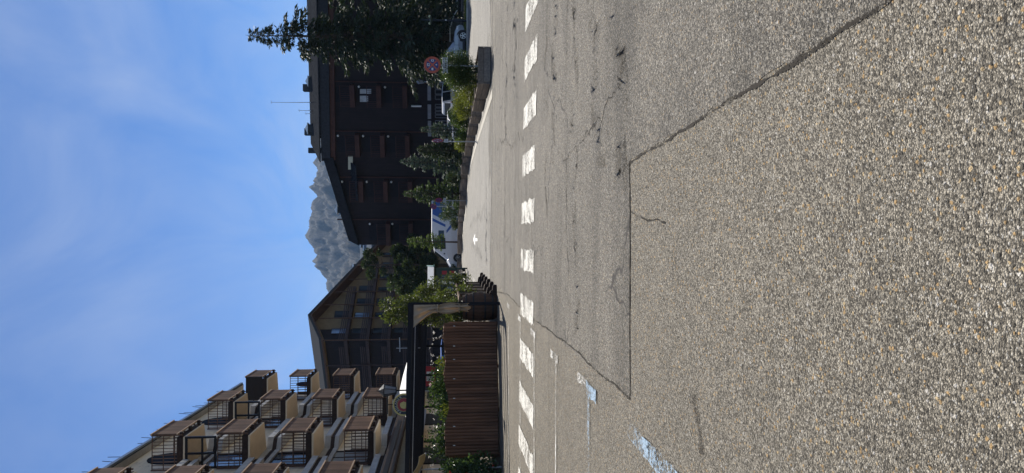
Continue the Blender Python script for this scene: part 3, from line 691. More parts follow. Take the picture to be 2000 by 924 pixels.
mb = MB(); mb.prism([FB(s480, 0), FB(56, 0), FB(56, ez0+ks_*(56-sa)), FB(s303, ez0), FB(s303, zof(320, 650)), FB(s480, zof(478, 699))], -nB*13); mb.build('wall', darkv, DB)
r = MB()
r.mat(0).prism([FB(sa, ez1, .95), FB(sa, ez1+.12, .95), FB(sa, rz_+.12, -6), FB(sa, rz_, -6)], vz)
r.mat(0).prism([FB(sa, ez1, -13), FB(sa, ez1+.12, -13), FB(sa, rz_+.12, -6.01), FB(sa, rz_, -6.01)], vz)
vz2 = vz*((sb-sa-.2)/(sb-sa))
r.mat(1).prism([FB(sa+.1, ez0, .80), FB(sa+.1, ez1-.03, .80), FB(sa+.1, ez1-.03, .2), FB(sa+.1, ez0, .2)], vz2)
r.mat(2).prism([FB(sa+.1, ez0-.5, .5), FB(sa+.1, ez0-.003, .5), FB(sa+.1, ez0-.003, -.2), FB(sa+.1, ez0-.5, -.2)], vz2)
tile, t, b = newmat('slate_tile_courses')
co = objco(t); bt = N(t, 'ShaderNodeTexBrick', i_Scale=1.6); bt.inputs['Color1'].default_value = (.040, .043, .049, 1); bt.inputs['Color2'].default_value = (.020, .022, .026, 1); bt.inputs['Mortar'].default_value = (.008, .008, .008, 1)
mp_ = N(t, 'ShaderNodeMapping'); mp_.inputs['Rotation'].default_value = (0, 0, R(24.2)); L(t, N(t, 'ShaderNodeTexCoord').outputs['Object'], mp_.inputs[0]); L(t, mp_.outputs[0], bt.inputs['Vector'])
L(t, bt.outputs[0], b.inputs['Base Color']); b.inputs['Roughness'].default_value = .95; b.inputs['Specular IOR Level'].default_value = 0
rfB = r.build('roof', [tile, M('dark_slate_fascia', (.035, .037, .042), .9, .3, 5, spec=.15), redw], DB)
# side roof sloping away from the main block
p1, p2 = onplane(631, 309, B0+nB*.8, nB), onplane(681, 470, B0+nB*.8, nB)
q1, q2 = onplane(650, 309, B0+nB*.8, nB), onplane(701, 480, B0+nB*.8, nB)
r = MB(); r.prism([p1, p2, q2, q1], -nB*12.5); rs_ = r.build('roof', M('black_bitumen_roof', (.022, .023, .027), .9, .3, 3, spec=.15), DB)
def chim(x, y, s_in, w, h, cap=True):
    p = onplane(x, y, B0-nB*s_in, nB); m = MB(); c = p
    m.mat(0).box(c.x-w/2, c.y-w/2, c.z-1.6, c.x+w/2, c.y+w/2, c.z+h)
    if cap:
        m.mat(1).box(c.x-w*.72, c.y-w*.72, c.z+h+.002, c.x+w*.72, c.y+w*.72, c.z+h+.10)
        m.mat(1).prism([(c.x-w*.6, c.y-w*.5, c.z+h+.103), (c.x+w*.6, c.y-w*.5, c.z+h+.103), (c.x, c.y-w*.5, c.z+h+.36)], (0, w, 0))
    return m.build('chimney', [slate, zinc], DB)
chim(608, 165, 4.5, .95, .10, False); chim(597, 172, 4.5, .75, .25, False); chim(606, 160, 4.5, .8, .12)
chim(611, 253, 4.5, 1.0, .05, False); chim(599, 258, 4.5, .75, .2, False); chim(605, 252, 4.5, .9, .1); chim(607, 294, 5, .6, .25, False)
chim(648, 347, 2, .8, .0); chim(660, 410, 4, .75, .0); chim(682, 424, 1, .85, .0)
m = MB()
for (xa, xb, y) in ((529, 606, 200), (583, 606, 216), (596, 606, 222)):
    a_, b2 = onplane(xa, y, B0-nB*5, nB), onplane(xb, y, B0-nB*5, nB); m.tube(b2-Vector((0, 0, .6)), a_, .045, .02, 5)
    m.tube(a_+Vector((-.15, 0, -.1)), a_+Vector((.2, 0, -.05)), .02, .02, 4)
m.build('antenna', steel, DB)
# loggias: (picture y range, floors)
def loggia(ya, yb, z, fasc=.5, railh=1.0):
    s1, s0 = sof(ya), sof(yb); s = MB()
    s.prism([FB(s0, z, .9), FB(s1, z, .9), FB(s1, z+fasc, .9), FB(s0, z+fasc, .9)], -nB*.9); bl_ = s.build('balcony', redw, DB)
    r = MB(); k = s0+.05
    while k < s1:
        r.bar(FB(k, z+fasc, .84), FB(k, z+fasc+railh, .84), .05, .03, dB); k += .20
    r.bar(FB(s0, z+fasc+railh, .84), FB(s1, z+fasc+railh, .84), .08, .06); r.build('railing', redw, bl_)
    # recess door
    d_ = MB(); d_.prism([FB(s0+.35, z+fasc, .02), FB(s1-.35, z+fasc, .02), FB(s1-.35, z+2.5, .02), FB(s0+.35, z+2.5, .02)], nB*.03); w = d_.build('window', M_black, DB)
    return s0, s1, bl_
M_black = M('dark_timber_door', (.016, .014, .017), .7, .3, 5, spec=.15)
lamp_w = M('white_globe', (.75, .74, .70), .4, .05, 4)
for ya, yb, zs_ in ((165, 207, (692, 744, 795)), (261, 303, (702, 751, 800)), (350, 390, (709, 757, 805)), (432, 474, (762, 806)), (60, 110, (683, 736, 790)), (-60, -10, (672, 728, 785))):
    for xz in zs_:
        z = zof((ya+yb)/2, xz, .9)
        s0, s1, bl_ = loggia(ya, yb, z)
        lm = MB(); c = FB(s1-.25, z+2.35, .25); lm.lathe([(.02, -.12), (.11, -.06), (.13, 0), (.10, .08), (.03, .12)], c, 10); lm.build('globe_lamp', lamp_w, DB, smooth=True)
    q = MB(); q.bar(FB(s1+.25, 2.6, .1), FB(s1+.25, 14, .1), .12, .12, dB); q.build('downpipe', redw, DB)
s0, s1 = sof(386), sof(318); zc_ = zof(352, 697, 1.0)
r = MB(); r.prism([FB(s0, zc_, 1.0), FB(s1, zc_, 1.0), FB(s1, zc_+.7, -.05), FB(s0, zc_+.7, -.05)], (0, 0, .12)); r.build('canopy', tile, DB)
def pale_pane(xa, xb, ya, yb, mat, nm='window'):
    a_, b2, c_, d_ = (onplane(x, y, B0+nB*.08, nB) for x, y in ((xa, ya), (xb, ya), (xb, yb), (xa, yb)))
    f = MB(); f.prism([a_, b2, c_, d_], nB*.03); f.build(nm, mat, DB)
curt = M('sky_reflection_glass', (.42, .45, .47), .15, .25, 3)  # sky reflected in the two panes, put into their pale colour
pale_pane(703, 725, 174, 183, curt); pale_pane(703, 719, 187, 199, curt)
pale_pane(680, 689, 305, 331, M('pale_yellow_blind', (.52, .50, .36), .5, .15, 3))
# shop row at its foot: long pale sign boards, glazing with light frames
sgn = M('pale_grey_sign_board', (.20, .205, .22), .5, .25, 3)
for ya, yb in ((150, 192), (200, 228), (232, 262)):
    s1, s0 = sof(ya), sof(yb); q = MB(); q.prism([FB(s0, 3.15, .6), FB(s1, 3.15, .6), FB(s1, 3.52, .6), FB(s0, 3.52, .6)], nB*.08); q.build('sign_board', sgn, DB)
    for k in range(4):
        sa_ = s0+(s1-s0)*k/4; f = MB(); w_ = (s1-s0)/4-.12
        for zz in (.3, 2.7): f.bar(FB(sa_, zz, .05), FB(sa_+w_, zz, .05), .08, .1)
        for ss in (sa_, sa_+w_): f.bar(FB(ss, .3, .05), FB(ss, 2.7, .05), .08, .1, dB)
        w = f.build('window', M('grey_frame', (.10, .11, .12), .5, .2, 5) if k == 0 and ya == 150 else bpy.data.materials['grey_frame'], DB)
        f = MB(); f.prism([FB(sa_, .3, .03), FB(sa_+w_, .3, .03), FB(sa_+w_, 2.7, .03), FB(sa_, 2.7, .03)], nB*.02); f.build('pane', M_black, w)
q = MB(); q.bar(FB(sof(205), 5.3, .3), FB(sof(205), 4.2, .3), .35, .12, dB); q.build('wall_lamp', lamp_w, DB)

# ---------- house in the gap between the two blocks
FH = thing('far_house', 'small grey house with dark steel chimneys in the gap between the two big blocks', 'building', (-6.0, 135, 0))
hm = M('grey_stone_wall', (.20, .185, .17), .9, .3, 1)
blueroof = M('blue_grey_sheet_roof', (.13, .15, .175), .95, .3, 2, spec=0)
q = MB(); q.box(-12.5, 135, 0, 3.5, 146, 15.0); q.build('wall', hm, FH)
q = MB(); a_ = P(700, 452, 134); b2 = P(706, 535, 134)
q.prism([(-13, 134, 15.0), (-13, 134, 15.3), (-13, 140.5, 18.2), (-13, 140.5, 17.9)], (17, 0, 0)); q.prism([(-13, 147, 15.0), (-13, 147, 15.3), (-13, 140.51, 18.2), (-13, 140.51, 17.9)], (17, 0, 0)); q.build('roof', blueroof, FH)
for (x, y, h, w) in ((712, 486, 3.6, 1.2), (722, 496, 2.0, 1.1), (692, 523, 2.2, 1.4), (706, 478, 1.5, 1.1)):
    p = P(x, y, 138.5); q = MB(); q.mat(0).box(p.x-w/2, p.y-w/2, 15.5, p.x+w/2, p.y+w/2, p.z); q.mat(1).box(p.x-w*.6, p.y-w*.6, p.z+.003, p.x+w*.6, p.y+w*.6, p.z+.25); q.build('chimney', [slate, zinc], FH)
# ================================================================== PLANTS
bark = M('grey_brown_bark', (.085, .062, .045), .9, .45, 14, bmp=.5, stretch=(1, 1, .2))
lf_spruce = leafmat('spruce_needles', (.034, .052, .026), (.012, .020, .011), .16, .6)
lf_fir = leafmat('fir_needles', (.075, .115, .038), (.022, .038, .016), .30, .6)
lf_blue = leafmat('blue_fir_needles', (.085, .125, .098), (.030, .048, .040), .22, .6)
lf_dark = leafmat('dark_pine_needles', (.050, .072, .028), (.014, .022, .011), .25, .6)
lf_bush = leafmat('green_bush_leaves', (.075, .115, .030), (.018, .032, .011), .28, .5)
lf_yell = leafmat('yellow_green_leaves', (.19, .20, .042), (.050, .070, .018), .38, .5)
lf_shrub = leafmat('olive_shrub_leaves', (.125, .15, .048), (.036, .050, .019), .36, .5)
lf_larch = leafmat('light_green_needles', (.12, .17, .045), (.040, .062, .020), .42, .55)
lf_rose = leafmat('glossy_rose_leaves', (.095, .15, .060), (.022, .045, .020), .30, .22)
fl_red = leafmat('red_petals', (.55, .03, .035), (.32, .012, .018), .35, .5, (1, 1, 1))
fl_pink = leafmat('pale_petals', (.72, .60, .58), (.50, .32, .36), .35, .5, (1, 1, 1))
def cards(pos, dr, ln, wd, rng, tilt=None):
    """diamond leaves: pos (N,3) base, dr (N,3) unit direction, ln, wd (N,)"""
    n = len(pos); rv = rng.normal(size=(n, 3)); sd = np.cross(dr, rv); sd /= np.linalg.norm(sd, axis=1)[:, None]+1e-9
    V = np.zeros((n*4, 3)); mid = pos+dr*(ln*.5)[:, None]
    V[0::4] = pos; V[1::4] = mid+sd*(wd*.5)[:, None]; V[2::4] = pos+dr*ln[:, None]; V[3::4] = mid-sd*(wd*.5)[:, None]
    return V, np.arange(n*4).reshape(n, 4)
def unit(a): return a/(np.linalg.norm(a, axis=-1, keepdims=True)+1e-9)
def conifer(name, label, cat, base, h, r, leaf, seed, spray=.30, dens=1.0, droop=.25, gap=.06, power=.85, group=None, irregular=.3, low=.10, tr=None):
    rng = np.random.RandomState(seed)
    root = thing(name, label, cat, tuple(base), 0, group)
    t = MB(); tr = h*.016+.015 if tr is None else tr
    lean = rng.uniform(-.02, .02, 2)
    t.tube((0, 0, -.02), (lean[0]*h*.5, lean[1]*h*.5, h*.5), tr, tr*.6, 9); t.tube((lean[0]*h*.5, lean[1]*h*.5, h*.5), (lean[0]*h, lean[1]*h, h*.985), tr*.6, .006, 7)
    pos, dr, ln, wd = [], [], [], []; lb = t
    z = h*low; k = 0
    while z < h*.985:
        f = z/h; rr = r*(1-f)**power*(1+.22*math.sin(k*1.7+seed)+.16*math.sin(k*.6+seed*2)); nb = max(4, int((6+5*(1-f))*1.0))
        a0 = rng.uniform(0, 6.28)
        for i in range(nb):
            a = a0+6.283*i/nb+rng.uniform(-.3, .3); l_ = rr*(1+rng.uniform(-irregular, irregular*.6))
            if rng.rand() < gap: continue
            l_ = max(l_, .05*h*.12)
            zz = z+rng.uniform(-.35, .35)*h*.03
            up0 = .35*f+.05; b0 = np.array([lean[0]*zz, lean[1]*zz, zz]); d = np.array([math.cos(a), math.sin(a), 0])
            ns = max(4, int(dens*(5+l_/spray*4.2)))
            tt = (np.arange(ns)+rng.rand(ns))/ns; tt = .12+.88*tt**.8
            px_ = b0[None]+d[None]*(l_*tt)[:, None]; px_[:, 2] += up0*l_*tt-droop*l_*1.5*tt**2+droop*.45*l_*tt**4
            side = np.array([-d[1], d[0], 0]); sgn = np.where(rng.rand(ns) < .5, -1, 1)
            spread = (1-tt)*l_*.34+spray*.25
            off = sgn*rng.rand(ns)*spread
            px_ += side[None]*off[:, None]; px_ += rng.normal(size=(ns, 3))*spray*.10
            dd = d[None]*.85+side[None]*(np.sign(off)*.75)[:, None]+np.array([0, 0, 1.0])[None]*(rng.uniform(-.75, .25, ns)-droop*.6)[:, None]+rng.normal(size=(ns, 3))*.2
            pos.append(px_); dr.append(unit(dd)); s_ = spray*(.75+.5*rng.rand(ns))*(.55+.45*min(1, l_/(r*.5))); ln.append(s_); wd.append(s_*rng.uniform(.16, .32, ns))
            if l_ > .5 and i % 2 == 0:
                e_ = b0+d*l_*.7; lb.tube(b0, (e_[0], e_[1], b0[2]+(up0*.7-droop*.75)*l_), tr*.22*(1-f)+.006, .004, 4)
        z += h*(.018+.012*(1-f))*(1.0 if h > 6 else 1.9); k += 1
    # leader
    pos.append(np.array([[lean[0]*h, lean[1]*h, h*(.93+.012*q)] for q in range(5)])); dr.append(unit(np.array([[rng.normal()*.3, rng.normal()*.3, 1] for q in range(5)]))); ln.append(np.full(5, spray*.8)); wd.append(np.full(5, spray*.22))
    t.build('trunk', bark, root, world=False, smooth=True)
    V, F = cards(np.concatenate(pos), np.concatenate(dr), np.concatenate(ln), np.concatenate(wd), rng)
    mesh_np('crown', V, F, leaf, root)
    return root
def leafy(rng, lobes, n, size, inner=.35, upb=.25, flat=1.0):
    """leaves around a set of lobes (c, r)"""
    w = np.array([l[1][0]*l[1][1]+l[1][1]*l[1][2] for l in lobes]); w = w/w.sum(); pick = rng.choice(len(lobes), n, p=w)
    C = np.array([l[0] for l in lobes])[pick]; RR = np.array([l[1] for l in lobes])[pick]
    u = unit(rng.normal(size=(n, 3))); rad = inner+(1-inner)*rng.rand(n)**.45; rad *= 1+.10*rng.normal(size=n)
    p = C+u*RR*rad[:, None]
    d = unit(u*.8+rng.normal(size=(n, 3))*.7+np.array([0, 0, upb]))
    s = size*(.6+.8*rng.rand(n))
    return p, d, s
def bush(name, label, cat, base, rx, ry, h, leaf, seed, n=3500, size=.07, group=None, lobes=9, wid=.55, z0=0.0, flowers=None, spiky=.0, fill=None):
    rng = np.random.RandomState(seed)
    root = thing(name, label, cat, tuple(base), 0, group)
    L_ = [((0, 0, z0+h*.42), (rx*.72, ry*.72, h*.42))]
    for i in range(lobes):
        a = rng.uniform(0, 6.28); q = rng.uniform(.25, .62); zz = z0+h*rng.uniform(.25, .78)
        k = rng.uniform(.28, .48)*(1.15-.45*abs((zz-z0)/h-.45)*2)
        L_.append(((rx*q*math.cos(a), ry*q*math.sin(a), zz), (rx*k, ry*k, min(h*.30, h-(zz-z0))*rng.uniform(.7, 1))))
    p, d, s = leafy(rng, L_, n, size)
    if spiky:
        m_ = rng.rand(n) < spiky; d[m_] = unit(d[m_]*.5+np.array([0, 0, 1.0])); p[m_] += d[m_]*size*1.2
    p[:, 2] = np.maximum(p[:, 2], z0+.01)
    V, F = cards(p, d, s, s*wid, rng)
    st = MB()
    for i in range(5):
        a = i*1.26+rng.rand(); st.tube((.03*math.cos(a), .03*math.sin(a), -.01), (rx*.4*math.cos(a), ry*.4*math.sin(a), z0+h*.5), .016+.006*h, .006, 5)
    st.build('stem', bark, root, world=False)
    mesh_np('foliage', V, F, leaf, root)
    if flowers:
        fm, nf, fs = flowers; p, d, s = leafy(rng, L_, nf, fs, inner=.85); P_, D_, S_ = [], [], []
        for q in range(7): P_.append(p+rng.normal(size=p.shape)*fs*.12); D_.append(unit(rng.normal(size=p.shape)+d*.6)); S_.append(s*.8)
        V, F = cards(np.concatenate(P_), np.concatenate(D_), np.concatenate(S_), np.concatenate(S_)*.75, rng); mesh_np('flower', V, F, fm, root)
    return root
# --- big trees
b = P(905, 52, 58); sb_ = Vector((b.x, 58, 0))
conifer('spruce_tree', 'tall dark spruce standing in front of the dark timber block, its tip above the roof', 'tree', (16.2, 58, 0), 17.4, 4.3, lf_spruce, 21, spray=.46, dens=3.1, droop=.36, irregular=.38, power=.80, low=.11, gap=.10)
conifer('spruce_tree', 'dark spruce at the picture edge behind the white handrail', 'tree', (21.8, 61.5, 0), 16.0, 3.7, lf_spruce, 22, spray=.46, dens=2.2, droop=.34, irregular=.38, power=.8, low=.08)
# --- rounded pine in the gap
def pine(name, label, base, h, r, seed, leaf, n):
    rng = np.random.RandomState(seed); root = thing(name, label, 'tree', base)
    t = MB(); t.tube((0, 0, 0), (.1, 0, h*.55), .19, .11, 9); t.tube((.1, 0, h*.55), (.05, .1, h*.93), .11, .03, 7)
    L_ = []; lb = t
    for i in range(46):
        f = rng.uniform(.14, .97); a = rng.uniform(0, 6.28); q = r*(1-((f-.42)/.60)**2)*rng.uniform(.25, .92) if f > .42 else r*(.80+.4*(f-.14))*rng.uniform(.3, .95)
        q = max(q, .12); c = (q*math.cos(a), q*math.sin(a), h*f); k = rng.uniform(.45, .95)*(.55+.45*(1-f))
        L_.append((c, (k, k, k*.62))); lb.tube((.08, 0, max(.8, h*f-.5)), c, .045, .012, 5)
    t.build('trunk', bark, root, world=False, smooth=True)
    p, d, s = leafy(rng, L_, n, .30, inner=.3, upb=.4); V, F = cards(p, d, s, s*.30, rng); mesh_np('crown', V, F, leaf, root)
    return root
pine('pine_tree', 'dark bushy pine filling the gap between the chalet and the timber block', (-3.15, 78, 0), 12.0, 3.3, 31, lf_dark, 24000)
pine('pine_tree', 'lower pine of lighter green growing against the yellow chalet wall', (-5.3, 80, 0), 8.0, 2.3, 32, lf_fir, 9000)
# --- planters along the road
tim = wood('dark_planter_timber', (.30, .245, .19), (.15, .12, .095), 1, 8)
soil = M('dark_soil', (.045, .032, .022), .95, .5, 30, bmp=.8)
path = [Vector((5.38, 25.0, 0)), Vector((5.33, 32, 0)), Vector((5.30, 36.4, 0)), Vector((5.12, 40, 0)), Vector((4.98, 44, 0)), Vector((4.70, 48.6, 0)), Vector((3.75, 52.4, 0)), Vector((2.55, 55.2, 0)), Vector((1.05, 64.5, 0)), Vector((-.4, 67.2, 0)), Vector((-2.5, 69.2, 0)), Vector((-6, 71, 0))]
def along(s):
    for i in range(len(path)-1):
        l_ = (path[i+1]-path[i]).length
        if s <= l_: d = (path[i+1]-path[i]).normalized(); return path[i]+d*s, d
        s -= l_
    return path[-1], d
PLH = .46
desc = ['nearest timber planter, under the big round sign and the dome bush', 'timber planter of the golden spreading juniper, next to the dome bush planter', 'timber planter of the golden feathery juniper, under the white van', 'timber planter of the green bush in front of the white saloon car', 'timber planter below the slim grey-green conifer', 'timber planter with only a yellow-green low bush behind the oblique round sign',
        'timber planter below the broad dark green conifer', 'timber planter below the tall blue fir', 'timber planter between the blue fir and the bright green fir', 'timber planter below the bright green fir', 'timber planter with a sparse low bush beyond the third sign post', 'timber planter under the round clipped bush in front of the camper van', 'timber planter with a dark low bush at the middle of the camper van',
        'timber planter below the slender larch', 'last timber planter, beyond the slender larch']
plc = []
for i in range(15):
    p, d = along(i*3.28 if i < 9 else 29.5+(i-9)*3.35); c = p+d*1.35; d = (along(i*3.28+2.7 if i < 9 else 29.5+(i-9)*3.35+2.7)[0]-p).normalized(); nrm = Vector((d.y, -d.x, 0)); ln_ = 2.62 if i < 1 else rnd.uniform(1.9, 2.15)
    cc = p+d*(ln_/2)+nrm*.66
    a_ = rnd.uniform(-.02, .10)*(i > 0); t = thing('planter', desc[i], 'planter', tuple(cc), math.atan2(-d.x, d.y)+a_, 'timber planters along the road')
    q = MB(); hw = .66; hl = ln_/2
    for z0, z1 in ((.02, .245), (.255, PLH)):
        j = rnd.uniform(-.008, .008)
        q.box(-hw+j, -hl, z0, -hw+.07+j, hl, z1); q.box(hw-.07, -hl, z0, hw, hl, z1)
        q.box(-hw+.072, -hl+j, z0, hw-.072, -hl+.07+j, z1); q.box(-hw+.072, hl-.07, z0, hw-.072, hl, z1)
    q.build('side_boards', tim, t, world=False, bevel=.008)
    q = MB()
    for sx_ in (-1, 1):
        for sy_ in (-1, 1): q.box(sx_*(hw-.12)-.045, sy_*(hl-.12)-.045, 0, sx_*(hw-.12)+.045, sy_*(hl-.12)+.045, PLH-.04)
    q.build('corner_posts', tim, t, world=False)
    q = MB(); q.box(-hw+.071, -hl+.071, .05, hw-.071, hl-.071, PLH-.07); q.build('soil', soil, t, world=False)
    plc.append((cc, d))
ZS = PLH-.07
def inpl(i, s=0.0, w=0.0):
    c, d = plc[i]; return (c.x+d.x*s+d.y*w, c.y+d.y*s-d.x*w, ZS)
bush('bush', 'big dense dome-shaped green bush behind the big round sign', 'bush', inpl(0, -.50, .0), .80, .82, 1.52, lf_bush, 41, 15000, .055, lobes=34, fill=1)
bush('bush', 'yellowing bush tucked behind the dome-shaped bush', 'bush', inpl(0, .75, -.12), .62, .60, 1.20, lf_yell, 42, 3600, .06, lobes=12)
bush('juniper', 'golden spreading juniper in front, beside the dome-shaped bush', 'juniper', inpl(1, .0, -.1), .72, .75, .66, lf_yell, 43, 3600, .085, wid=.3, spiky=.3)
bush('juniper', 'golden feathery juniper below the white van', 'juniper', inpl(2, .2, -.1), .70, .85, .86, lf_yell, 44, 3600, .085, wid=.3, spiky=.4)
bush('bush', 'green bush in front of the white saloon car', 'bush', inpl(3, .0, .0), .70, 1.2, 1.12, lf_bush, 45, 3800, .07)
conifer('conifer', 'slim grey-green conifer beside the oblique round sign', 'tree', inpl(4, .5, .1), 2.6, .62, lf_blue, 51, spray=.16, dens=1.6, droop=.05, irregular=.4, low=.12)
bush('bush', 'light green bush beneath the slim grey-green conifer', 'bush', inpl(4, .2, -.25), .55, 1.0, .78, lf_larch, 46, 2600, .07)
bush('bush', 'yellow-green low bush at the foot of the oblique round sign', 'bush', inpl(5, .1, -.2), .55, 1.1, .72, lf_yell, 47, 2600, .07)
conifer('conifer', 'broad dark green conifer between the oblique sign and the blue fir', 'tree', inpl(6, .2, .0), 3.05, 1.05, lf_dark, 52, spray=.22, dens=1.8, droop=.0, irregular=.4, low=.08)
conifer('fir_tree', 'tall blue fir rising highest out of the planter row', 'tree', inpl(7, .35, .0), 4.35, 1.05, lf_blue, 53, spray=.22, dens=1.7, droop=.05, irregular=.42, low=.08, gap=.16)
bush('bush', 'dark bush between the blue fir and the bright green fir', 'bush', inpl(8, .2, .0), .65, 1.2, 1.35, lf_dark, 48, 3000, .09)
conifer('fir_tree', 'bright green fir with spreading boughs beside the third sign post', 'tree', inpl(9, .1, .0), 4.5, 1.32, lf_fir, 54, spray=.26, dens=1.9, droop=.02, irregular=.42, low=.06, gap=.14)
bush('bush', 'sparse low bush in the planter beside the third sign post', 'bush', inpl(10, .2, .0), .5, 1.0, .55, lf_bush, 49, 1800, .08)
q_ = P(880, 420, 60.5)
bush('bush', 'rounded clipped green bush in front of the blue and white camper van', 'bush', inpl(11, .2, .0), .98, 1.0, 1.9, lf_bush, 50, 4200, .08, lobes=16)
bush('bush', 'dark low bush between the round clipped bush and the slender larch', 'bush', inpl(12, .2, .0), .6, 1.2, .85, lf_dark, 55, 2200, .09)
conifer('larch_tree', 'slender light green larch with a visible trunk in front of the camper van', 'tree', inpl(13, .0, .0), 4.85, .95, lf_larch, 56, spray=.27, dens=1.5, droop=.15, irregular=.35, low=.30, gap=.18, power=.6)
bush('bush', 'low dark bush beyond the slender larch', 'bush', inpl(14, .0, .0), .6, 1.2, .95, lf_dark, 57, 2200, .09)
# --- at the corner of the terrace
def shrub_tree(name, label, base, h, r, seed, leaf, n, sz):
    rng = np.random.RandomState(seed); root = thing(name, label, 'tree', base); st = MB(); L_ = []
    for i in range(26):
        f = rng.uniform(.22, .98); a = rng.uniform(0, 6.28); q = r*(1-f)**.55*rng.uniform(.4, 1.15)+.05; c = Vector((q*math.cos(a), q*math.sin(a), h*f))
        st.path([Vector((.04*math.cos(a), .04*math.sin(a), 0)), c*.5+Vector((0, 0, h*f*.12)), c+Vector((0, 0, .12))], [.022, .014, .005], 5)
        k = rng.uniform(.20, .36)*(1.1-.4*f); L_.append((tuple(c), (k, k, k*1.35)))
    st.build('trunk', bark, root, world=False); p, d, s = leafy(rng, L_, n, sz, inner=.2, upb=.6); V, F = cards(p, d, s, s*.5, rng); mesh_np('crown', V, F, leaf, root)
    return root
shrub_tree('ornamental_tree', 'light olive-green young tree rising behind the barrel planter and the tied curtain', (-2.5, 24.6, 0), 3.75, .74, 61, lf_shrub, 6500, .085)
shrub_tree('ornamental_tree', 'small olive shrub between the barrel planter and the notice shelter', (-2.35, 29.5, 0), 2.7, .85, 62, lf_shrub, 3800, .085)

# ================================================================== TERRACE: fence, barrel, barrier, pergola, signs
tu = Vector((-.962, -.272, 0)); tb = Vector((-.272, .962, 0))          # along the front of the terrace, and away from the street
FA = G(972, 630); FBp = G(977, 888)
fd = (FBp-FA).normalized(); fn = Vector((fd.y, -fd.x, 0)); flen = (FBp-FA).length
if fn.y > 0: fn = -fn
logm = wood('brown_stained_logs', (.25, .125, .070), (.105, .054, .033), 2, 9)
fen = thing('log_fence', 'tall brown fence of upright half logs with a wavy top in front of the terrace', 'fence', tuple(FA))
q = MB(); n = int(flen/.092); rl = random.Random(2)
for i in range(n):
    c = FA+fd*((i+.5)*flen/n); s = (i+.5)/n
    top = 1.60+.045*math.sin(s*17+.5)+.055*math.sin(s*7.2)+rl.uniform(-.012, .012)
    r_ = .050; ring = [c+fd*(r_*math.cos(a))+fn*(r_*.9*math.sin(a)) for a in [math.pi*k/6 for k in range(7)]]
    q.prism([v+Vector((0, 0, .06+rl.uniform(-.02, .01))) for v in ring], (0, 0, top-.06))
q.build('slat_panel', logm, fen)
q = MB()
for z in (.35, 1.25): q.bar(FA+Vector((0, 0, z))-fn*.05, FBp+Vector((0, 0, z))-fn*.05, .06, .10)
q.build('rail', logm, fen)
for k in range(4):
    q = MB(); c = FA+fd*(flen*k/3)-fn*.13; q.box(c.x-.05, c.y-.05, 0, c.x+.05, c.y+.05, 1.5); q.build('post', logm, fen)
clip = M('pale_metal_clip', (.55, .55, .52), .4, .1, 9, metal=.3)
for y in (637, 676, 702, 740, 778, 833, 870):
    a = onplane(887, y, FA+fn*.07, fn); q = MB(); q.prism([a+fd*.012+Vector((0, 0, -.03)), a-fd*.012+Vector((0, 0, -.03)), a-fd*.012+Vector((0, 0, .03)), a+fd*.012+Vector((0, 0, .03))], fn*.01); q.build('clip', clip, fen)
# terrace floor
q = MB(); dk = [FA-fn*.2+tb*.2, FBp+fd*3.5-fn*.2, FBp+fd*3.5+tb*26, FA+tb*26+Vector((4.2, 0, 0))]
q.prism([v+Vector((0, 0, .002)) for v in dk], (0, 0, .20)); q.build('terrace_deck', wood('grey_deck_boards', (.20, .16, .12), (.11, .09, .07), 0, 5), kind='structure')
# barrel planter
bc = G(972, 602)+Vector((0, .45, 0))
bar_m = wood('dark_barrel_staves', (.105, .058, .036), (.050, .030, .021), 2, 8)
bt_ = thing('barrel_planter', 'large dark wooden barrel planter between the log fence and the street barrier', 'barrel', tuple(bc))
q = MB(); q.lathe([(.36, 0), (.42, .25), (.455, .55), (.42, .85), (.36, 1.06), (.33, 1.06), (.33, .98)], bc, 28); q.build('staves', bar_m, bt_, smooth=False)
for z, r_ in ((.14, .40), (.38, .444), (.74, .444), (.96, .395)):
    q = MB(); q.lathe([(r_-.01, z-.025), (r_+.012, z-.025), (r_+.012, z+.025), (r_-.01, z+.025)], bc, 28); q.build('hoop', black, bt_)
q = MB(); q.lathe([(.32, .93), (.32, .985)], bc, 20); q.build('soil', soil, bt_)
bush('bush', 'olive conifer bush growing out of the barrel planter', 'bush', (bc.x-.15, bc.y+.1, .98), .48, .42, .62, lf_shrub, 63, 2600, .06, wid=.35, spiky=.3)
bush('bush', 'yellowish thuja bush between the barrel and the log fence', 'bush', (bc.x-.75, bc.y+.75, .2), .50, .45, 1.35, lf_yell, 64, 2600, .06, wid=.35, spiky=.3)
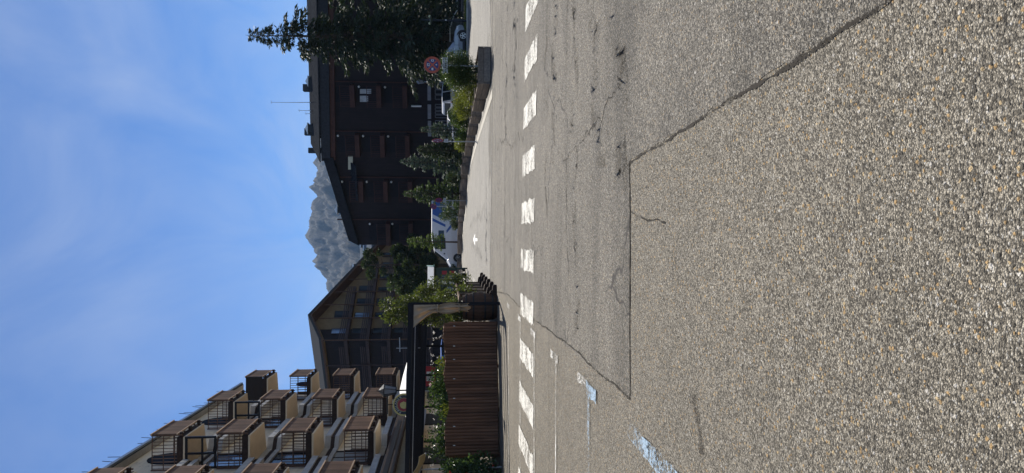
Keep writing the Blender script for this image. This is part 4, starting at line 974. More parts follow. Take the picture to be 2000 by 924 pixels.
# street barrier with feet
brw = wood('weathered_barrier_timber', (.215, .140, .088), (.115, .075, .05), 2, 8)
brd = wood('dark_barrier_boards', (.075, .048, .034), (.040, .027, .021), 1, 8)
bl0 = Vector((-1.95, 22.2, 0)); bl1 = Vector((-1.98, 30.4, 0)); bd = (bl1-bl0).normalized(); nb_ = 5; step = (bl1-bl0).length/nb_
for k in range(nb_):
    a, b2 = bl0+bd*(k*step), bl0+bd*((k+1)*step-.06)
    t = thing('barrier_panel', ['timber barrier panel next to the barrel planter, nearest of the street row', 'second timber barrier panel counted from the barrel planter', 'middle timber barrier panel of the row along the street', 'fourth timber barrier panel counted from the barrel planter', 'last timber barrier panel, nearest the notice shelter'][k], 'barrier', tuple(a), 0, 'timber barrier panels along the terrace')
    q = MB()
    for zz in (.16, .36, .56, .76, .96): q.bar(a+Vector((0, .05, zz)), b2+Vector((0, -.05, zz)), .035, .185)
    q.build('boards', brd, t)
    for w_ in (a+Vector((0, .04, 0)), b2+Vector((0, -.04, 0))):
        q = MB(); q.box(w_.x-.05, w_.y-.05, .0, w_.x+.05, w_.y+.05, 1.14); q.build('post', brw, t, bevel=.006)
        q = MB(); prof_ = [(.052, 0), (.44, 0), (.44, .09), (.40, .13), (.27, .14), (.25, .20), (.16, .225), (.052, .235)]
        q.prism([(w_.x+p_[0], w_.y-.045, p_[1]) for p_ in prof_], (0, .09, 0)); q.build('foot', brd, t, bevel=.006)
    q = MB(); q.bar(a+Vector((.0, .0, 1.165)), b2+Vector((.0, 0, 1.165)), .16, .045); q.build('cap_rail', brw, t)
# pergola
PC = Vector((-1.98, 20.95, 0)); darkn = M('navy_black_aluminium', (.008, .009, .013), .6, .3, 6, spec=.2)
pg = thing('pergola', 'black metal pergola with louvred roof over the terrace', 'pergola', tuple(PC))
PW, PD = 7.4, 9.0; tb0 = tb; tb = Vector((-.10, .995, 0))
q = MB(); q.bar(PC+Vector((0, 0, 0)), PC+Vector((0, 0, 2.66)), .09, .09, tu); q.build('post', darkn, pg)
for (a, b2, w_, h_) in ((PC+Vector((0, 0, 2.62)), PC+tu*PW+Vector((0, 0, 2.66)), .12, .13), (PC+Vector((0, 0, 2.60))+tb*.07, PC+tb*PD+Vector((0, 0, 2.46)), .10, .16), (PC+tb*PD+Vector((0, 0, 2.40)), PC+tb*(PD*.28)+tu*PW+Vector((0, 0, 2.44)), .10, .15), (Vector((-6.75, 26.2, 3.25)), Vector((-6.35, 16, 3.25)), .09, .13), (Vector((-6.62, 26.2, 3.08)), Vector((-6.2, 16, 3.02)), .05, .06)):
    q = MB(); q.bar(a, b2, w_, h_); q.build('beam', darkn, pg)
for k in range(1, 11):
    f = k/11; q = MB(); o0 = tb*(PD*f)+Vector((0, 0, 2.62-.16*f)); q.bar(PC+o0+tu*.06, PC+tb*(PD*f*.28)+Vector((0, 0, 2.64-.16*f))+tu*PW, .05, .14); q.build('louvre', darkn, pg)
for k in (.22, .36, .50, .64, .82):
    q = MB(); p = PC+tb*(PD*(1-.72*k))+tu*(PW*k); q.bar(p, p+Vector((0, 0, 2.34)), .08, .08, tu); q.build('post', darkn, pg)
q = MB(); p = PC+tu*7.3; q.bar(p, p+Vector((0, 0, 2.6)), .12, .12, tu); q.build('post', darkn, pg)
for f in (.10, .17):  # thin pale bars added to draw the sunlit lines along the louvres
    q = MB(); q.bar(PC+tb*(PD*f)+tu*.1+Vector((0, 0, 2.70-f)), PC+tb*(PD*f*.28)+tu*PW+Vector((0, 0, 2.72-f)), .012, .016); q.build('highlight_bar', steel, pg)
# tied curtain at the corner
canvas = leafmat('beige_canvas', (.50, .415, .30), (.45, .365, .26), .38, .85, (1.05, .97, .82))
rng = np.random.RandomState(4); NU, NV = 44, 40; V = []
top = PC+Vector((0, -.03, 2.50))+tu*.06
for j in range(NV):
    v = j/(NV-1); z = 2.52-v*1.62
    wdt = .62*(1-v/.42)**1.3*.75+.20+.10*math.sin(min(1, max(0, (v-.35)/.4))*math.pi) if v < .42 else .20+.13*math.sin(min(1, (v-.42)/.42)*math.pi)+.05*max(0, (v-.86)/.14)
    cen = .02+wdt*.5 if v < .45 else .13+.02*math.sin(v*5)
    for i in range(NU):
        u = i/(NU-1); fold = math.sin(u*15+v*3)*.034*(1 if v > .1 else .6)+mnoise.noise(Vector((u*4, v*5, 1)))*.03
        a = PC+tu*(cen-wdt/2+u*wdt)-tb*(.07+fold+.05*math.sin(u*math.pi)*(1 if v > .3 else .4)); V.append((a.x, a.y, z+.05*math.sin(u*9)*(v > .95)-(.10*u*(1-v/.25) if v < .25 else 0)*0))
F = np.array([(j*NU+i, j*NU+i+1, (j+1)*NU+i+1, (j+1)*NU+i) for j in range(NV-1) for i in range(NU-1)])
cu = mesh_np('curtain', np.array(V), F, canvas, smooth=True); tag(cu, 'beige canvas curtain gathered and tied at the corner post of the pergola', 'curtain')
sm_ = cu.modifiers.new('cloth', 'SOLIDIFY'); sm_.thickness = .008
q = MB(); p = PC-tb*.08+tu*.14; q.lathe([(.12, -.02), (.135, 0), (.12, .02)], p+Vector((0, 0, 1.83)), 14); q.lathe([(.12, -.015), (.13, 0), (.12, .015)], p+Vector((0, 0, 1.20)), 14); q.build('tie_band', canvas, cu)
# round brewery sign hanging behind the pergola front
gold = M('gold_paint', (.52, .38, .13), .35, .2, 20, metal=.5); sblack = M('sign_black', (.012, .012, .013), .35, .2, 6); sred = M('sign_red', (.36, .022, .026), .4, .15, 6); offw = M('off_white_paint', (.66, .65, .60), .5, .1, 8)
BSd = 22.3; bs = P(789, 790, BSd); nrmS = Vector((.10, -1, 0)).normalized(); axS = Vector((0, 0, 1)).cross(nrmS)*1; axS = Vector((-nrmS.y, nrmS.x, 0)); 
t = thing('brewery_sign', 'round black, red and gold beer sign half hidden behind the pergola beams', 'sign', tuple(bs))
RS = 20.5/FPX*BSd
q = MB(); q.disc(bs, nrmS, RS, .05, 40); q.build('plate', sblack, t)
q = MB(); q.disc(bs, nrmS, RS+.012, .07, 40, RS*.90); q.build('rim', gold, t)
q = MB(); q.disc(bs+nrmS*.051, nrmS, RS*.60, .008, 36); q.build('red_field', sred, t)
q = MB(); q.disc(bs+nrmS*.051, nrmS, RS*.635, .006, 40, RS*.605); q.build('inner_ring', gold, t)
q = MB(); o0 = bs+nrmS*.062
pr_ = [(-.38, .02), (-.30, .22), (-.17, .33), (-.02, .37), (.14, .33), (.22, .22), (.25, .10), (.33, .01), (.25, -.03), (.26, -.10), (.22, -.14), (.24, -.22), (.14, -.30), (.12, -.42), (-.30, -.42), (-.26, -.25), (-.36, -.12)]
q.prism([o0+axS*(a*RS)+Vector((0, 0, b_*RS)) for a, b_ in pr_], nrmS*.006); q.build('head_emblem', gold, t)
q = MB()
for i, ch in enumerate('PAULANER'):
    an = R(90+64-i*128/7.0); c = bs+nrmS*.053+axS*(RS*.76*math.cos(an))+Vector((0, 0, RS*.76*math.sin(an)))
    ax_ = axS*math.sin(an)-Vector((0, 0, 1))*math.cos(an); ay_ = axS*math.cos(an)+Vector((0, 0, 1))*math.sin(an)
    add_text(q, ch, RS*.30, c-ay_*(RS*.10), ax_, ay_)
q.build('lettering', offw, t)
q = MB(); q.tube(bs+Vector((0, .03, RS)), bs+Vector((0, .03, RS+.18)), .015, n=6); q.tube(bs+Vector((-.3, .03, RS+.18)), bs+Vector((.3, .03, RS+.18)), .02, n=6); q.build('bracket', black, t)
# lantern on the pergola
lp = P(758, 763, 22.0); lnb = Vector((lp.x, lp.y, 2.68)); fr = M('frosted_lantern_glass', (.20, .215, .24), .25, .15, 8)
t = thing('lantern', 'black hexagonal lantern with frosted panes standing above the round beer sign', 'lantern', tuple(lnb))
zc0 = lp.z-.26
q = MB(); q.tube(lnb, (lp.x, lp.y, zc0), .022, n=8); q.build('post', black, t)
q = MB(); q.lathe([(.10, 0), (.175, .34), (.175, .35), (.10, .35)], (lp.x, lp.y, zc0+.02), 6); q.build('pane', fr, t)
q = MB(); q.lathe([(.06, 0), (.12, 0), (.12, .025), (.06, .025)], (lp.x, lp.y, zc0), 6); q.lathe([(.205, .365), (.205, .385), (.10, .48), (.05, .52), (.015, .56), (.008, .62)], (lp.x, lp.y, zc0), 6)
for k in range(6):
    a = 2*math.pi*k/6; q.bar((lp.x+.105*math.cos(a), lp.y+.105*math.sin(a), zc0+.02), (lp.x+.182*math.cos(a), lp.y+.182*math.sin(a), zc0+.37), .016, .016)
q.build('frame', black, t)
# small metal aerial on the pergola
ap = P(795, 680, 24.0); t = thing('aerial', 'small grey metal aerial cross standing on the pergola', 'aerial', (ap.x, ap.y, 2.44))
q = MB(); q.tube((ap.x, ap.y, 2.44), (ap.x, ap.y, P(774, 680, 24).z), .014, n=6); q.build('mast', steel, t)
z_ = P(781, 680, 24).z; q = MB(); q.bar((ap.x-.12, ap.y, z_), (ap.x+.36, ap.y, z_+.01), .03, .03); q.build('crossbar', steel, t)
# shop fascia board with lettering on the apartment building, sunlit canvas awning in front
sgb = M('grey_fascia_board', (.26, .265, .275), .5, .2, 3)
a, b2 = Vector((wl(25)+1.05, 24, 0)), Vector((wl(38)+1.05, 38.5, 0)); sd = (b2-a).normalized(); sn_ = Vector((sd.y, -sd.x, 0))
t = thing('shop_sign', 'long pale grey shop sign board with black lettering under the apartment balconies', 'sign', (a.x, a.y, 2.62))
q = MB(); q.prism([a+Vector((0, 0, 2.62)), b2+Vector((0, 0, 2.62)), b2+Vector((0, 0, 2.99)), a+Vector((0, 0, 2.99))], -sn_*.10); q.build('board', sgb, t)
q = MB(); add_text(q, 'LA VITO', .30, a+sd*6.2+Vector((0, 0, 2.70))+sn_*.006, sd, (0, 0, 1)); q.build('lettering', sblack, t)
sand = M('sand_canvas', (.50, .39, .22), .8, .15, 5)
t0 = P(806, 924, 19.2); t1 = P(818, 892, 19.6)
t = thing('canvas_awning', 'sunlit sand-coloured canvas awning edge beside the red roses', 'awning', (t0.x, t0.y, 2.0))
q = MB(); NA = 12
for k in range(NA):
    f0, f1 = k/NA, (k+1)/NA; pa = t0.lerp(t1, f0)+Vector((0, 0, -.05*math.sin(f0*math.pi))); pb = t0.lerp(t1, f1)+Vector((0, 0, -.05*math.sin(f1*math.pi)))
    q.prism([pa, pb, pb+Vector((-.25, 1.1, -.14)), pa+Vector((-.25, 1.1, -.14))], (0, 0, -.012))
t2 = t0+(t0-t1)*3
q.prism([t2, t0, t0+Vector((-.25, 1.1, -.14)), t2+Vector((-.25, 1.1, -.14))], (0, 0, -.012)); q.build('cloth', sand, t)
q = MB(); q.tube(t1+Vector((-.25, 1.1, -.16)), t2+Vector((-.25, 1.1, -.16)), .03, n=8); q.build('front_bar', steel, t)
for f in (0.05, 2.6):
    q = MB(); p = t0+(t0-t1)*f+Vector((-.25, 1.1, -.18)); q.tube(p, (p.x, p.y, 0), .025, n=6); q.build('leg', steel, t)
# greenery along the terrace
bush('rose_bush', 'tall rose bush with red flowers at the end of the log fence', 'rose bush', (-6.75, 20.3, 0), .62, .55, 1.75, lf_rose, 71, 5200, .085, flowers=(fl_red, 16, .085), lobes=16)
bush('rose_bush', 'climbing rose with small red blooms behind the end of the log fence', 'rose bush', (-6.3, 21.9, .2), .85, .5, 2.15, lf_rose, 72, 5600, .085, flowers=(fl_red, 7, .08), lobes=16)
bush('bush', 'glossy dark bush above the middle of the log fence', 'bush', (-5.0, 23.0, .2), 1.15, .6, 2.15, lf_rose, 73, 9000, .085, lobes=20, flowers=(fl_pink, 14, .06))
bush('flower_bush', 'yellow-green bush with pale flowers leaning on the log fence', 'bush', (-5.45, 21.9, .2), .42, .36, 1.62, lf_yell, 74, 2200, .08, flowers=(fl_pink, 12, .07), spiky=.4, wid=.3)
bush('flower_bush', 'small yellow-green potted bush between two terrace posts', 'bush', (-5.35, 29.2, .2), .5, .4, 1.75, lf_yell, 75, 1900, .10, flowers=(fl_red, 6, .07))
bush('bush', 'green bush in front of the parked blue car', 'bush', (-6.4, 33.5, .2), .9, .6, 1.8, lf_larch, 76, 2600, .11)
rng = np.random.RandomState(8); t = thing('flower_garland', 'string of white flowers hanging under the back beam of the pergola', 'garland', tuple(PC+tb*PD+Vector((0, 0, 2.2)))); q = MB()
pa, pb = PC+tb*(PD-.1)+tu*.8+Vector((0, 0, 2.22)), PC+tb*(PD*.35-.1)+tu*6.6+Vector((0, 0, 2.25)); pts = [pa.lerp(pb, k/24)-Vector((0, 0, .10*abs(math.sin(k*.78)))) for k in range(25)]; q.path(pts, .006, 4); q.build('cord', black, t)
pos = []; 
for p in pts:
    for k in range(rng.randint(1, 5)): pos.append(np.array(p)+np.array([rng.normal()*.07, rng.normal()*.07, -abs(rng.normal())*.10]))
pos = np.repeat(np.array(pos), 5, axis=0)+rng.normal(size=(len(pos)*5, 3))*.012; dd = unit(rng.normal(size=pos.shape)); s = np.full(len(pos), .055); Vv, Ff = cards(pos, dd, s, s*.6, rng); Vv -= np.array(wloc(t)); mesh_np('blossom', Vv, Ff, leafmat('white_petals', (.78, .77, .74), (.62, .60, .60), .4, .5, (1, 1, 1)), t)
# red and white menu board, parasol
mp0 = P(841, 735, 30.5); t = thing('menu_board', 'red board with a white notice hanging between the terrace posts', 'sign', (mp0.x, mp0.y, 0))
q = MB(); q.box(mp0.x-.42, mp0.y, mp0.z-.20, mp0.x+.42, mp0.y+.03, mp0.z+.20); q.build('panel', sred, t)
q = MB(); q.box(mp0.x-.20, mp0.y-.012, mp0.z-.16, mp0.x+.20, mp0.y-.002, mp0.z+.17); q.build('notice', offw, t)
q = MB(); rr = random.Random(6)
for k in range(5): q.box(mp0.x-.15, mp0.y-.016, mp0.z+.10-k*.05, mp0.x+rr.uniform(.02, .15), mp0.y-.013, mp0.z+.122-k*.05)
q.build('print', sblack, t)
for sx_ in (-.4, .4):
    q = MB(); q.tube((mp0.x+sx_, mp0.y+.015, mp0.z+.2), (mp0.x+sx_, mp0.y+.015, 2.26), .006, n=5); q.build('wire', black, t)
pp = P(783, 727, 33.5); pw = M('white_canvas', (.72, .72, .70), .8, .1, 4)
t = thing('parasol', 'open white parasol partly hidden behind the pergola louvres', 'parasol', (pp.x-.9, 33.5, .2)); q = MB(); q.tube((pp.x-.9, 33.5, .2), (pp.x-.9, 33.5, pp.z+.05), .03, n=8); q.build('pole', steel, t)
q = MB(); q.lathe([(1.45, pp.z-.42), (1.45, pp.z-.30), (.75, pp.z-.10), (.05, pp.z+.06)], (pp.x-.9, 33.5, 0), 8); q.build('canopy', pw, t)
q = MB(); q.lathe([(.30, .2), (.30, .27), (.05, .29)], (pp.x-.9, 33.5, 0), 12); q.build('foot', black, t)
# ================================================================== ROUND NO-STOPPING SIGNS
srd = M('faded_sign_red', (.42, .085, .045), .5, .2, 12); sbl = M('sign_blue', (.018, .032, .17), .45, .2, 9); swh = M('sticker_white', (.60, .62, .62), .5, .15, 20); galv = M('grey_sign_post', (.38, .40, .42), .5, .25, 8, metal=.4)
def round_sign(label, base, rz, topz, dia, plate=True, stickers=True, lean=0.0, red=None):
    t = thing('round_sign', label, 'sign', tuple(base), rz, 'round no-stopping signs'); r_ = dia/2; zc = topz-r_; nv = Vector((0, -1, 0)); q = MB(); q.tube((0, 0, 0), (0, 0, zc-r_*.2), .030, n=10); q.tube((0, 0, .0), (0, 0, .02), .09, n=10); q.build('post', galv, t, world=False)
    q = MB(); q.disc((0, -.034, zc), nv, r_, .012, 40); q.build('disc', sbl, t, world=False)
    q = MB(); q.disc((0, -.0465, zc), nv, r_*1.0, .003, 40, r_*.72)
    for a in (45, 135):
        d = Vector((math.cos(R(a)), 0, math.sin(R(a))))*(r_*.775); nn = Vector((-math.sin(R(a)), 0, math.cos(R(a))))*(r_*.085)
        c = Vector((0, -.0465 if a == 45 else -.0475, zc)); q.prism([c-d-nn, c+d-nn, c+d+nn, c-d+nn], (0, -.002, 0))
    q.build('ring', red or srd, t, world=False)
    q = MB(); q.box(-.02, -.033, zc-r_*.8, .02, -.028, zc+r_*.8); q.box(-.045, -.045, zc-r_*.35, .045, -.026, zc-r_*.30) if False else None; q.build('bracket', galv, t, world=False)
    if stickers:
        q = MB()
        for (x_, z_, w_, h_) in ((.0, .48, .17, .15), (.02, -.46, .07, .08), (-.50, 0, .16, .11), (.52, .0, .13, .16)):
            q.prism([((x_-w_)*r_, -.0485, zc+(z_-h_)*r_), ((x_+w_)*r_, -.0485, zc+(z_-h_)*r_), ((x_+w_*.9)*r_, -.0485, zc+(z_+h_)*r_), ((x_-w_*.8)*r_, -.0485, zc+(z_+h_)*r_)], (0, -.001, 0))
        st_ = q.build('sticker', swh, t, world=False)
        q = MB()
        for (x_, z_, w_, h_) in ((-.03, .48, .05, .10), (.07, .44, .04, .06), (.53, .0, .06, .08)):
            q.box((x_-w_)*r_, -.0505, zc+(z_-h_)*r_, (x_+w_)*r_, -.0497, zc+(z_+h_)*r_)
        q.build('mark', sbl, st_, world=False)
    if plate:
        z1 = zc-r_-.055; z0 = z1-.19; q = MB(); q.box(-.285, -.045, z0, .285, -.034, z1); pl = q.build('plate', swh, t, world=False, bevel=.004)
        q = MB(); rr = random.Random(3)
        for k, zz in enumerate((z1-.05, z1-.105, z1-.155)):
            x_ = -.255
            while x_ < (.25 if k < 2 else .12):
                w_ = rr.uniform(.012, .03); q.box(x_, -.0475, zz-.017+.004*k, x_+w_, -.0455, zz+.017-.004*k); x_ += w_+rr.choice((.006, .006, .03))
        q.build('print', sblack, pl, world=False)
        q = MB()
        for zz in (z0+.04, z1-.04): q.box(-.04, -.036, zz-.012, .04, .03, zz+.012)
        q.build('clamp', galv, t, world=False)
    for zz in (zc-r_-.40, zc-r_-.62, zc-r_-.85):
        if stickers: q = MB(); q.lathe([(.0312, zz), (.0325, zz), (.0325, zz+.12), (.0312, zz+.12)], (0, 0, 0), 10); q.build('label', swh if zz > zc-r_-.7 else galv, t, world=False)
    return t
g1 = G(957.5, 130); round_sign('big faded red and blue no-stopping sign on a grey post by the dome bush', g1, R(2), P(828, 130, g1.y).z, .60)
g2 = G(930, 277); round_sign('no-stopping sign turned edge-on between the slim conifer and the dark conifer', g2, R(64), P(843.5, 277, g2.y).z, .60, True, True, 0, M('deep_sign_red', (.30, .03, .035), .5, .2, 9))
g3 = G(911, 392); round_sign('small turned no-stopping sign on a thin post beside the bright green fir', g3, R(50), P(850, 392, g3.y).z, .56, True, False, 0, bpy.data.materials['deep_sign_red'])
g4 = Vector((P(870, 403, 60).x, 60, 0)); round_sign('round blue sign with purple rim half covered by boughs in front of the camper van', g4, R(-20), P(841, 403, 60).z, .50, False, False, 0, M('purple_red_rim', (.20, .03, .07), .5, .2, 9))
# ================================================================== STREET LAMPS, RAILING, SHELTER
lb_ = G(914.5, 41); lmp = thing('street_lamp', 'low dark street lamp with a double saucer head at the grass verge', 'street lamp', tuple(lb_)); tz = P(822, 37, lb_.y).z
q = MB(); q.lathe([(.13, 0), (.13, .05), (.075, .10), (.06, tz*.55), (.045, tz)], lb_, 12); q.build('post', black, lmp, smooth=True)
zl = P(842, 41, lb_.y).z
q = MB(); q.lathe([(.05, -.10), (.10, -.05), (.30, .02), (.31, .05), (.10, .10), (.05, .12)], lb_+Vector((0, 0, zl)), 16); q.build('lamp_head', M('dull_green_metal', (.05, .07, .05), .5, .2, 6), lmp)
gl = M('cream_lamp_glass', (.52, .55, .30), .3, .1, 5)
for s_ in (-1, 1):
    q = MB(); q.lathe([(.02, 0), (.085, .03), (.09, .10), (.05, .15), (.01, .16)], lb_+Vector((.24*s_, 0, zl+.03)), 10); q.build('lamp_glass', gl, lmp, smooth=True)
q = MB(); q.box(lb_.x-.045, lb_.y-.075, P(871, 40, lb_.y).z-.05, lb_.x+.045, lb_.y-.06, P(871, 40, lb_.y).z+.06); q.build('label', swh, lmp)
l2 = P(835, 160, 70); t = thing('street_lamp', 'small old-style lantern lamp post behind the white van', 'street lamp', (l2.x, 70, 0)); q = MB(); zt = P(826, 160, 70).z
q.tube((l2.x, 70, 0), (l2.x, 70, zt-.1), .06, .045, 8); q.build('post', galv, t); q = MB(); q.lathe([(.14, 0), (.24, .50), (.27, .53), (.08, .72), (.02, .85)], (l2.x, 70, zt-.12), 6); q.build('lantern', fr, t)
hr = thing('railing', 'dark railing with a pale handrail beyond the street lamp', 'railing', (16, 57, 0)); q = MB(); hz = P(893, 10, 57).z
q.path([Vector((34, 57, hz)), Vector((P(893, 20, 57).x, 57, hz)), Vector((P(888, 30, 57).x, 57, hz+.25)), Vector((P(879, 55, 57).x, 57, P(879, 55, 57).z)), Vector((P(879, 82, 57).x, 57, P(879, 82, 57).z))], .04, 8); q.build('handrail', offw, hr)
for k in range(12):
    q = MB(); x_ = 16+k*1.6; q.tube((x_, 57.05, 0), (x_, 57.05, hz-.03 if x_ > 19 else hz+.2), .025, n=6); q.build('post', black, hr)
q = MB()
for z_ in (.25, .5): q.tube((16, 57.05, z_), (34, 57.05, z_), .018, n=5)
q.build('rail', black, hr)
cw = MB(); cw.box(13.6, 60, 0, 18.4, 60.4, 1.7); o = cw.build('garden_wall', M('grey_concrete', (.17, .165, .155), .9, .3, 2), bevel=.02); tag(o, 'low grey concrete wall in the shade under the tall spruce', 'wall')
ks = P(880, 543, 52); t = thing('notice_shelter', 'green timber notice board shelter with a white sheet roof', 'shelter', (ks.x, 52, 0)); grn_ = M('dark_green_paint', (.018, .045, .034), .5, .25, 6)
x0, x1 = P(880, 560, 52).x, P(880, 523, 52).x; zt = P(848, 540, 52).z; zr_ = P(838.5, 540, 52).z
for xx in (x0+.05, (x0+x1)/2, x1-.05):
    q = MB(); q.box(xx-.05, 51.95, 0, xx+.05, 52.05, zt); q.build('post', grn_, t)
q = MB(); q.prism([(x0-.12, 51.3, zt+.02), (x0-.12, 52.8, zt+.02), (x0-.12, 52.25, zr_+.12), (x0-.12, 51.85, zr_+.12)], (x1-x0+.24, 0, 0)); q.build('roof', pw, t)
q = MB(); q.box(x1+.122, 51.25, zt-.02, x1+.20, 52.85, zt+.06); q.prism([(x1+.122, 51.25, zt+.06), (x1+.122, 51.42, zt+.06), (x1+.122, 51.9, zr_+.18), (x1+.122, 51.8, zr_+.18)], (.08, 0, 0)); q.build('barge_board', M('turquoise_edge', (.12, .30, .27), .5, .2, 5), t)
q = MB(); q.box(x0+.1, 51.98, .7, x1-.1, 52.02, zt-.15); q.build('board', grn_, t)
rr = random.Random(9)
for k in range(6):
    xx = x0+.18+(k % 3)*(x1-x0-.3)/3; zz = .95+(k//3)*.55; q = MB(); q.box(xx, 51.965, zz, xx+.26, 51.978, zz+.36); q.build('notice', [offw, sgn, sred][k % 3], t)
# post and its chain beyond the barrier

# a blue bag left on the far top balcony
bz = Vector((e(46.5)-.55, 47.2, SOF[2]+.335)); bag = MB(); bag.lathe([(.14, 0), (.17, .08), (.16, .50), (.10, .72), (.03, .78)], bz, 12, 1.0, .8)
bo = bag.build('bag', M('dark_blue_nylon', (.010, .018, .075), .6, .3, 9), smooth=True); tag(bo, 'dark blue bag left on the balcony that is seen against the sky', 'bag')
# ================================================================== VEHICLES
tyre = M('tyre_rubber', (.018, .018, .018), .8, .3, 20); alloy = M('alloy_rim', (.50, .51, .52), .3, .15, 8, metal=.8); wpaint = M('white_car_paint', (.66, .67, .69), .25, .05, 3); silver = M('silver_car_paint', (.30, .34, .39), .28, .05, 3, metal=.3); bluep = M('blue_car_paint', (.02, .07, .26), .25, .1, 3); redp = M('dark_car_paint', (.022, .020, .024), .25, .1, 3)
trim = M('black_plastic_trim', (.02, .02, .021), .6, .2, 10); cglass = glassm('car_glass', (.018, .024, .03), .04); rlamp = M('red_lamp', (.40, .012, .012), .2, .1, 10); hlamp = M('clear_headlamp', (.55, .58, .62), .1, .1, 10); plate_m = M('number_plate', (.62, .62, .60), .4, .05, 8)
def car(name, label, base, heading, st, paint_, glass_side, glass_top, wheels, wr, hw, mirrors=None, cat='car', extra=None, group=None, rear_glass=True):
    """heading = angle of the nose from +X; st = stations from tail to nose (x, z low, z mid, z belt, z roof, half widths low, belt, roof)"""
    t = thing(name, label, cat, tuple(base), heading, group); body = MB(); gl_ = MB(); rings = []
    for (x, zl, zm, zb, zr_, wl_, wb, wr_) in st:
        rings.append([(x, -wl_, zl), (x, -wb, zm), (x, -wb*.99, zb), (x, -wr_, zr_-.04), (x, -wr_*.86, zr_), (x, wr_*.86, zr_), (x, wr_, zr_-.04), (x, wb*.99, zb), (x, wb, zm), (x, wl_, zl)])
    n = len(rings); m = 10; vs = [v for r in rings for v in r]
    bf = [tuple(range(m)), tuple(range((n-1)*m, n*m))[::-1]]
    for i in range(n-1):
        for k in range(m):
            f = (i*m+k, i*m+(k+1) % m, (i+1)*m+(k+1) % m, (i+1)*m+k); f = f[::-1]
            bf.append(f)
    body.add(vs, bf); body.build('body', paint_, t, world=False, smooth=False, bevel=.035)
    def inset(f, k=.86, off=.012, split=False):
        a = [Vector(vs[i]) for i in f]; c = sum(a, Vector())/4; nn = (a[1]-a[0]).cross(a[3]-a[0]).normalized(); return [c+(q-c)*k+nn*off for q in a]
    for i in glass_side:
        for k, flip in ((2, 0), (6, 0)):
            f = (i*m+k, i*m+(k+1) % m, (i+1)*m+(k+1) % m, (i+1)*m+k)[::-1]; p = inset(f, .90)
            g_ = MB(); g_.add(p, [(0, 1, 2, 3)]); c = sum(p, Vector())/4; nn = (p[1]-p[0]).cross(p[3]-p[0]).normalized(); g_ = MB(); g_.prism([q-nn*.02 for q in p], nn*.024); g_.build('side_window', cglass, t, world=False)
    for i in glass_top:
        f = (i*m+4, i*m+5, (i+1)*m+5, (i+1)*m+4)[::-1]; a = inset(f, .94); nn = (a[1]-a[0]).cross(a[3]-a[0]).normalized(); g_ = MB(); g_.prism([q-nn*.02 for q in a], nn*.026); g_.build('windscreen' if vs[i*m][0] > 0 else 'rear_window', cglass, t, world=False)
    for wx in wheels:
        for s_ in (-1, 1):
            w = MB(); w.tube((wx, s_*(hw-.21), wr), (wx, s_*(hw+.012), wr), wr, n=24); wo = w.build('wheel', tyre, t, world=False, bevel=.02)
            w = MB(); y0 = s_*(hw+.014); w.disc((wx, y0, wr), (0, s_, 0), wr*.62, .012, 20, wr*.54); w.disc((wx, y0, wr), (0, s_, 0), wr*.16, .014, 12)
            for k in range(5):
                a = 2*math.pi*k/5+.3; d = Vector((math.cos(a), 0, math.sin(a))); c = Vector((wx, y0+s_*.006, wr)); w.bar(c+d*wr*.12, c+d*wr*.57, .014, wr*.16, d.cross(Vector((0, 1, 0))))
            w.build('rim', alloy, wo, world=False)
            w = MB(); w.disc((wx, s_*(hw-.012), wr+.03), (0, s_, 0), wr*1.20, .014, 24); w.build('wheel_arch', trim, t, world=False)
    if mirrors:
        for s_ in (-1, 1):
            w = MB(); x_, z_ = mirrors; w.lathe([(.03, -.07), (.10, -.06), (.12, 0), (.10, .07), (.03, .08)], (x_, s_*(hw+.13), z_), 8, .6, 1.0); w.tube((x_, s_*(hw-.1), z_-.04), (x_, s_*(hw+.1), z_-.03), .03, n=6); w.build('mirror', trim, t, world=False)
    x0 = st[0][0]; x1 = st[-1][0]
    return t
def lampbox(t, nm, mat, x0, y0, z0, x1, y1, z1): w = MB(); w.box(x0, y0, z0, x1, y1, z1); return w.build(nm, mat, t, world=False, bevel=.02)
suv = [(-2.2, .42, .70, .95, 1.02, .72, .80, .66), (-2.1, .30, .70, 1.02, 1.22, .82, .88, .66), (-1.72, .26, .70, 1.06, 1.58, .86, .91, .63), (-.45, .24, .70, 1.02, 1.66, .87, .92, .63), (.30, .24, .70, .99, 1.58, .87, .92, .63), (1.02, .24, .70, .98, 1.04, .87, .92, .74), (1.75, .26, .68, .90, .95, .86, .90, .72), (2.08, .34, .62, .78, .82, .78, .84, .64), (2.2, .42, .56, .64, .66, .70, .74, .58)]
gs = G(914.5, 70); sv = car('parked_suv', 'silver sport utility car parked nose towards the street lamp behind the dome bush', Vector((gs.x-1.38, gs.y+.92, 0)), R(0), suv, silver, (2, 3), (4, 1), (-1.32, 1.38), .355, .905, (.95, 1.08))
lampbox(sv, 'headlight', hlamp, 1.80, -.90, .70, 2.06, -.70, .82); lampbox(sv, 'headlight', hlamp, 1.80, .70, .70, 2.06, .90, .82); lampbox(sv, 'sill_trim', trim, -1.0, -.925, .22, 1.02, -.86, .40); lampbox(sv, 'number_plate', plate_m, 2.195, -.26, .46, 2.225, .26, .57)
w = MB(); w.box(.70, -.93, .62, .72, -.918, 1.0); w.box(-.35, -.93, .62, -.33, -.918, 1.0); w.build('door_seam', trim, sv, world=False)
van = [(-2.15, .42, .75, 1.05, 1.10, .80, .86, .78), (-2.12, .34, .75, 1.08, 1.80, .84, .88, .70), (-1.95, .30, .75, 1.08, 1.92, .86, .90, .70), (-.6, .28, .75, 1.08, 1.95, .87, .90, .71), (.75, .28, .75, 1.05, 1.88, .87, .90, .70), (1.45, .28, .75, 1.02, 1.10, .87, .90, .76), (2.05, .32, .66, .86, .90, .83, .86, .68), (2.2, .42, .58, .68, .70, .74, .78, .6)]
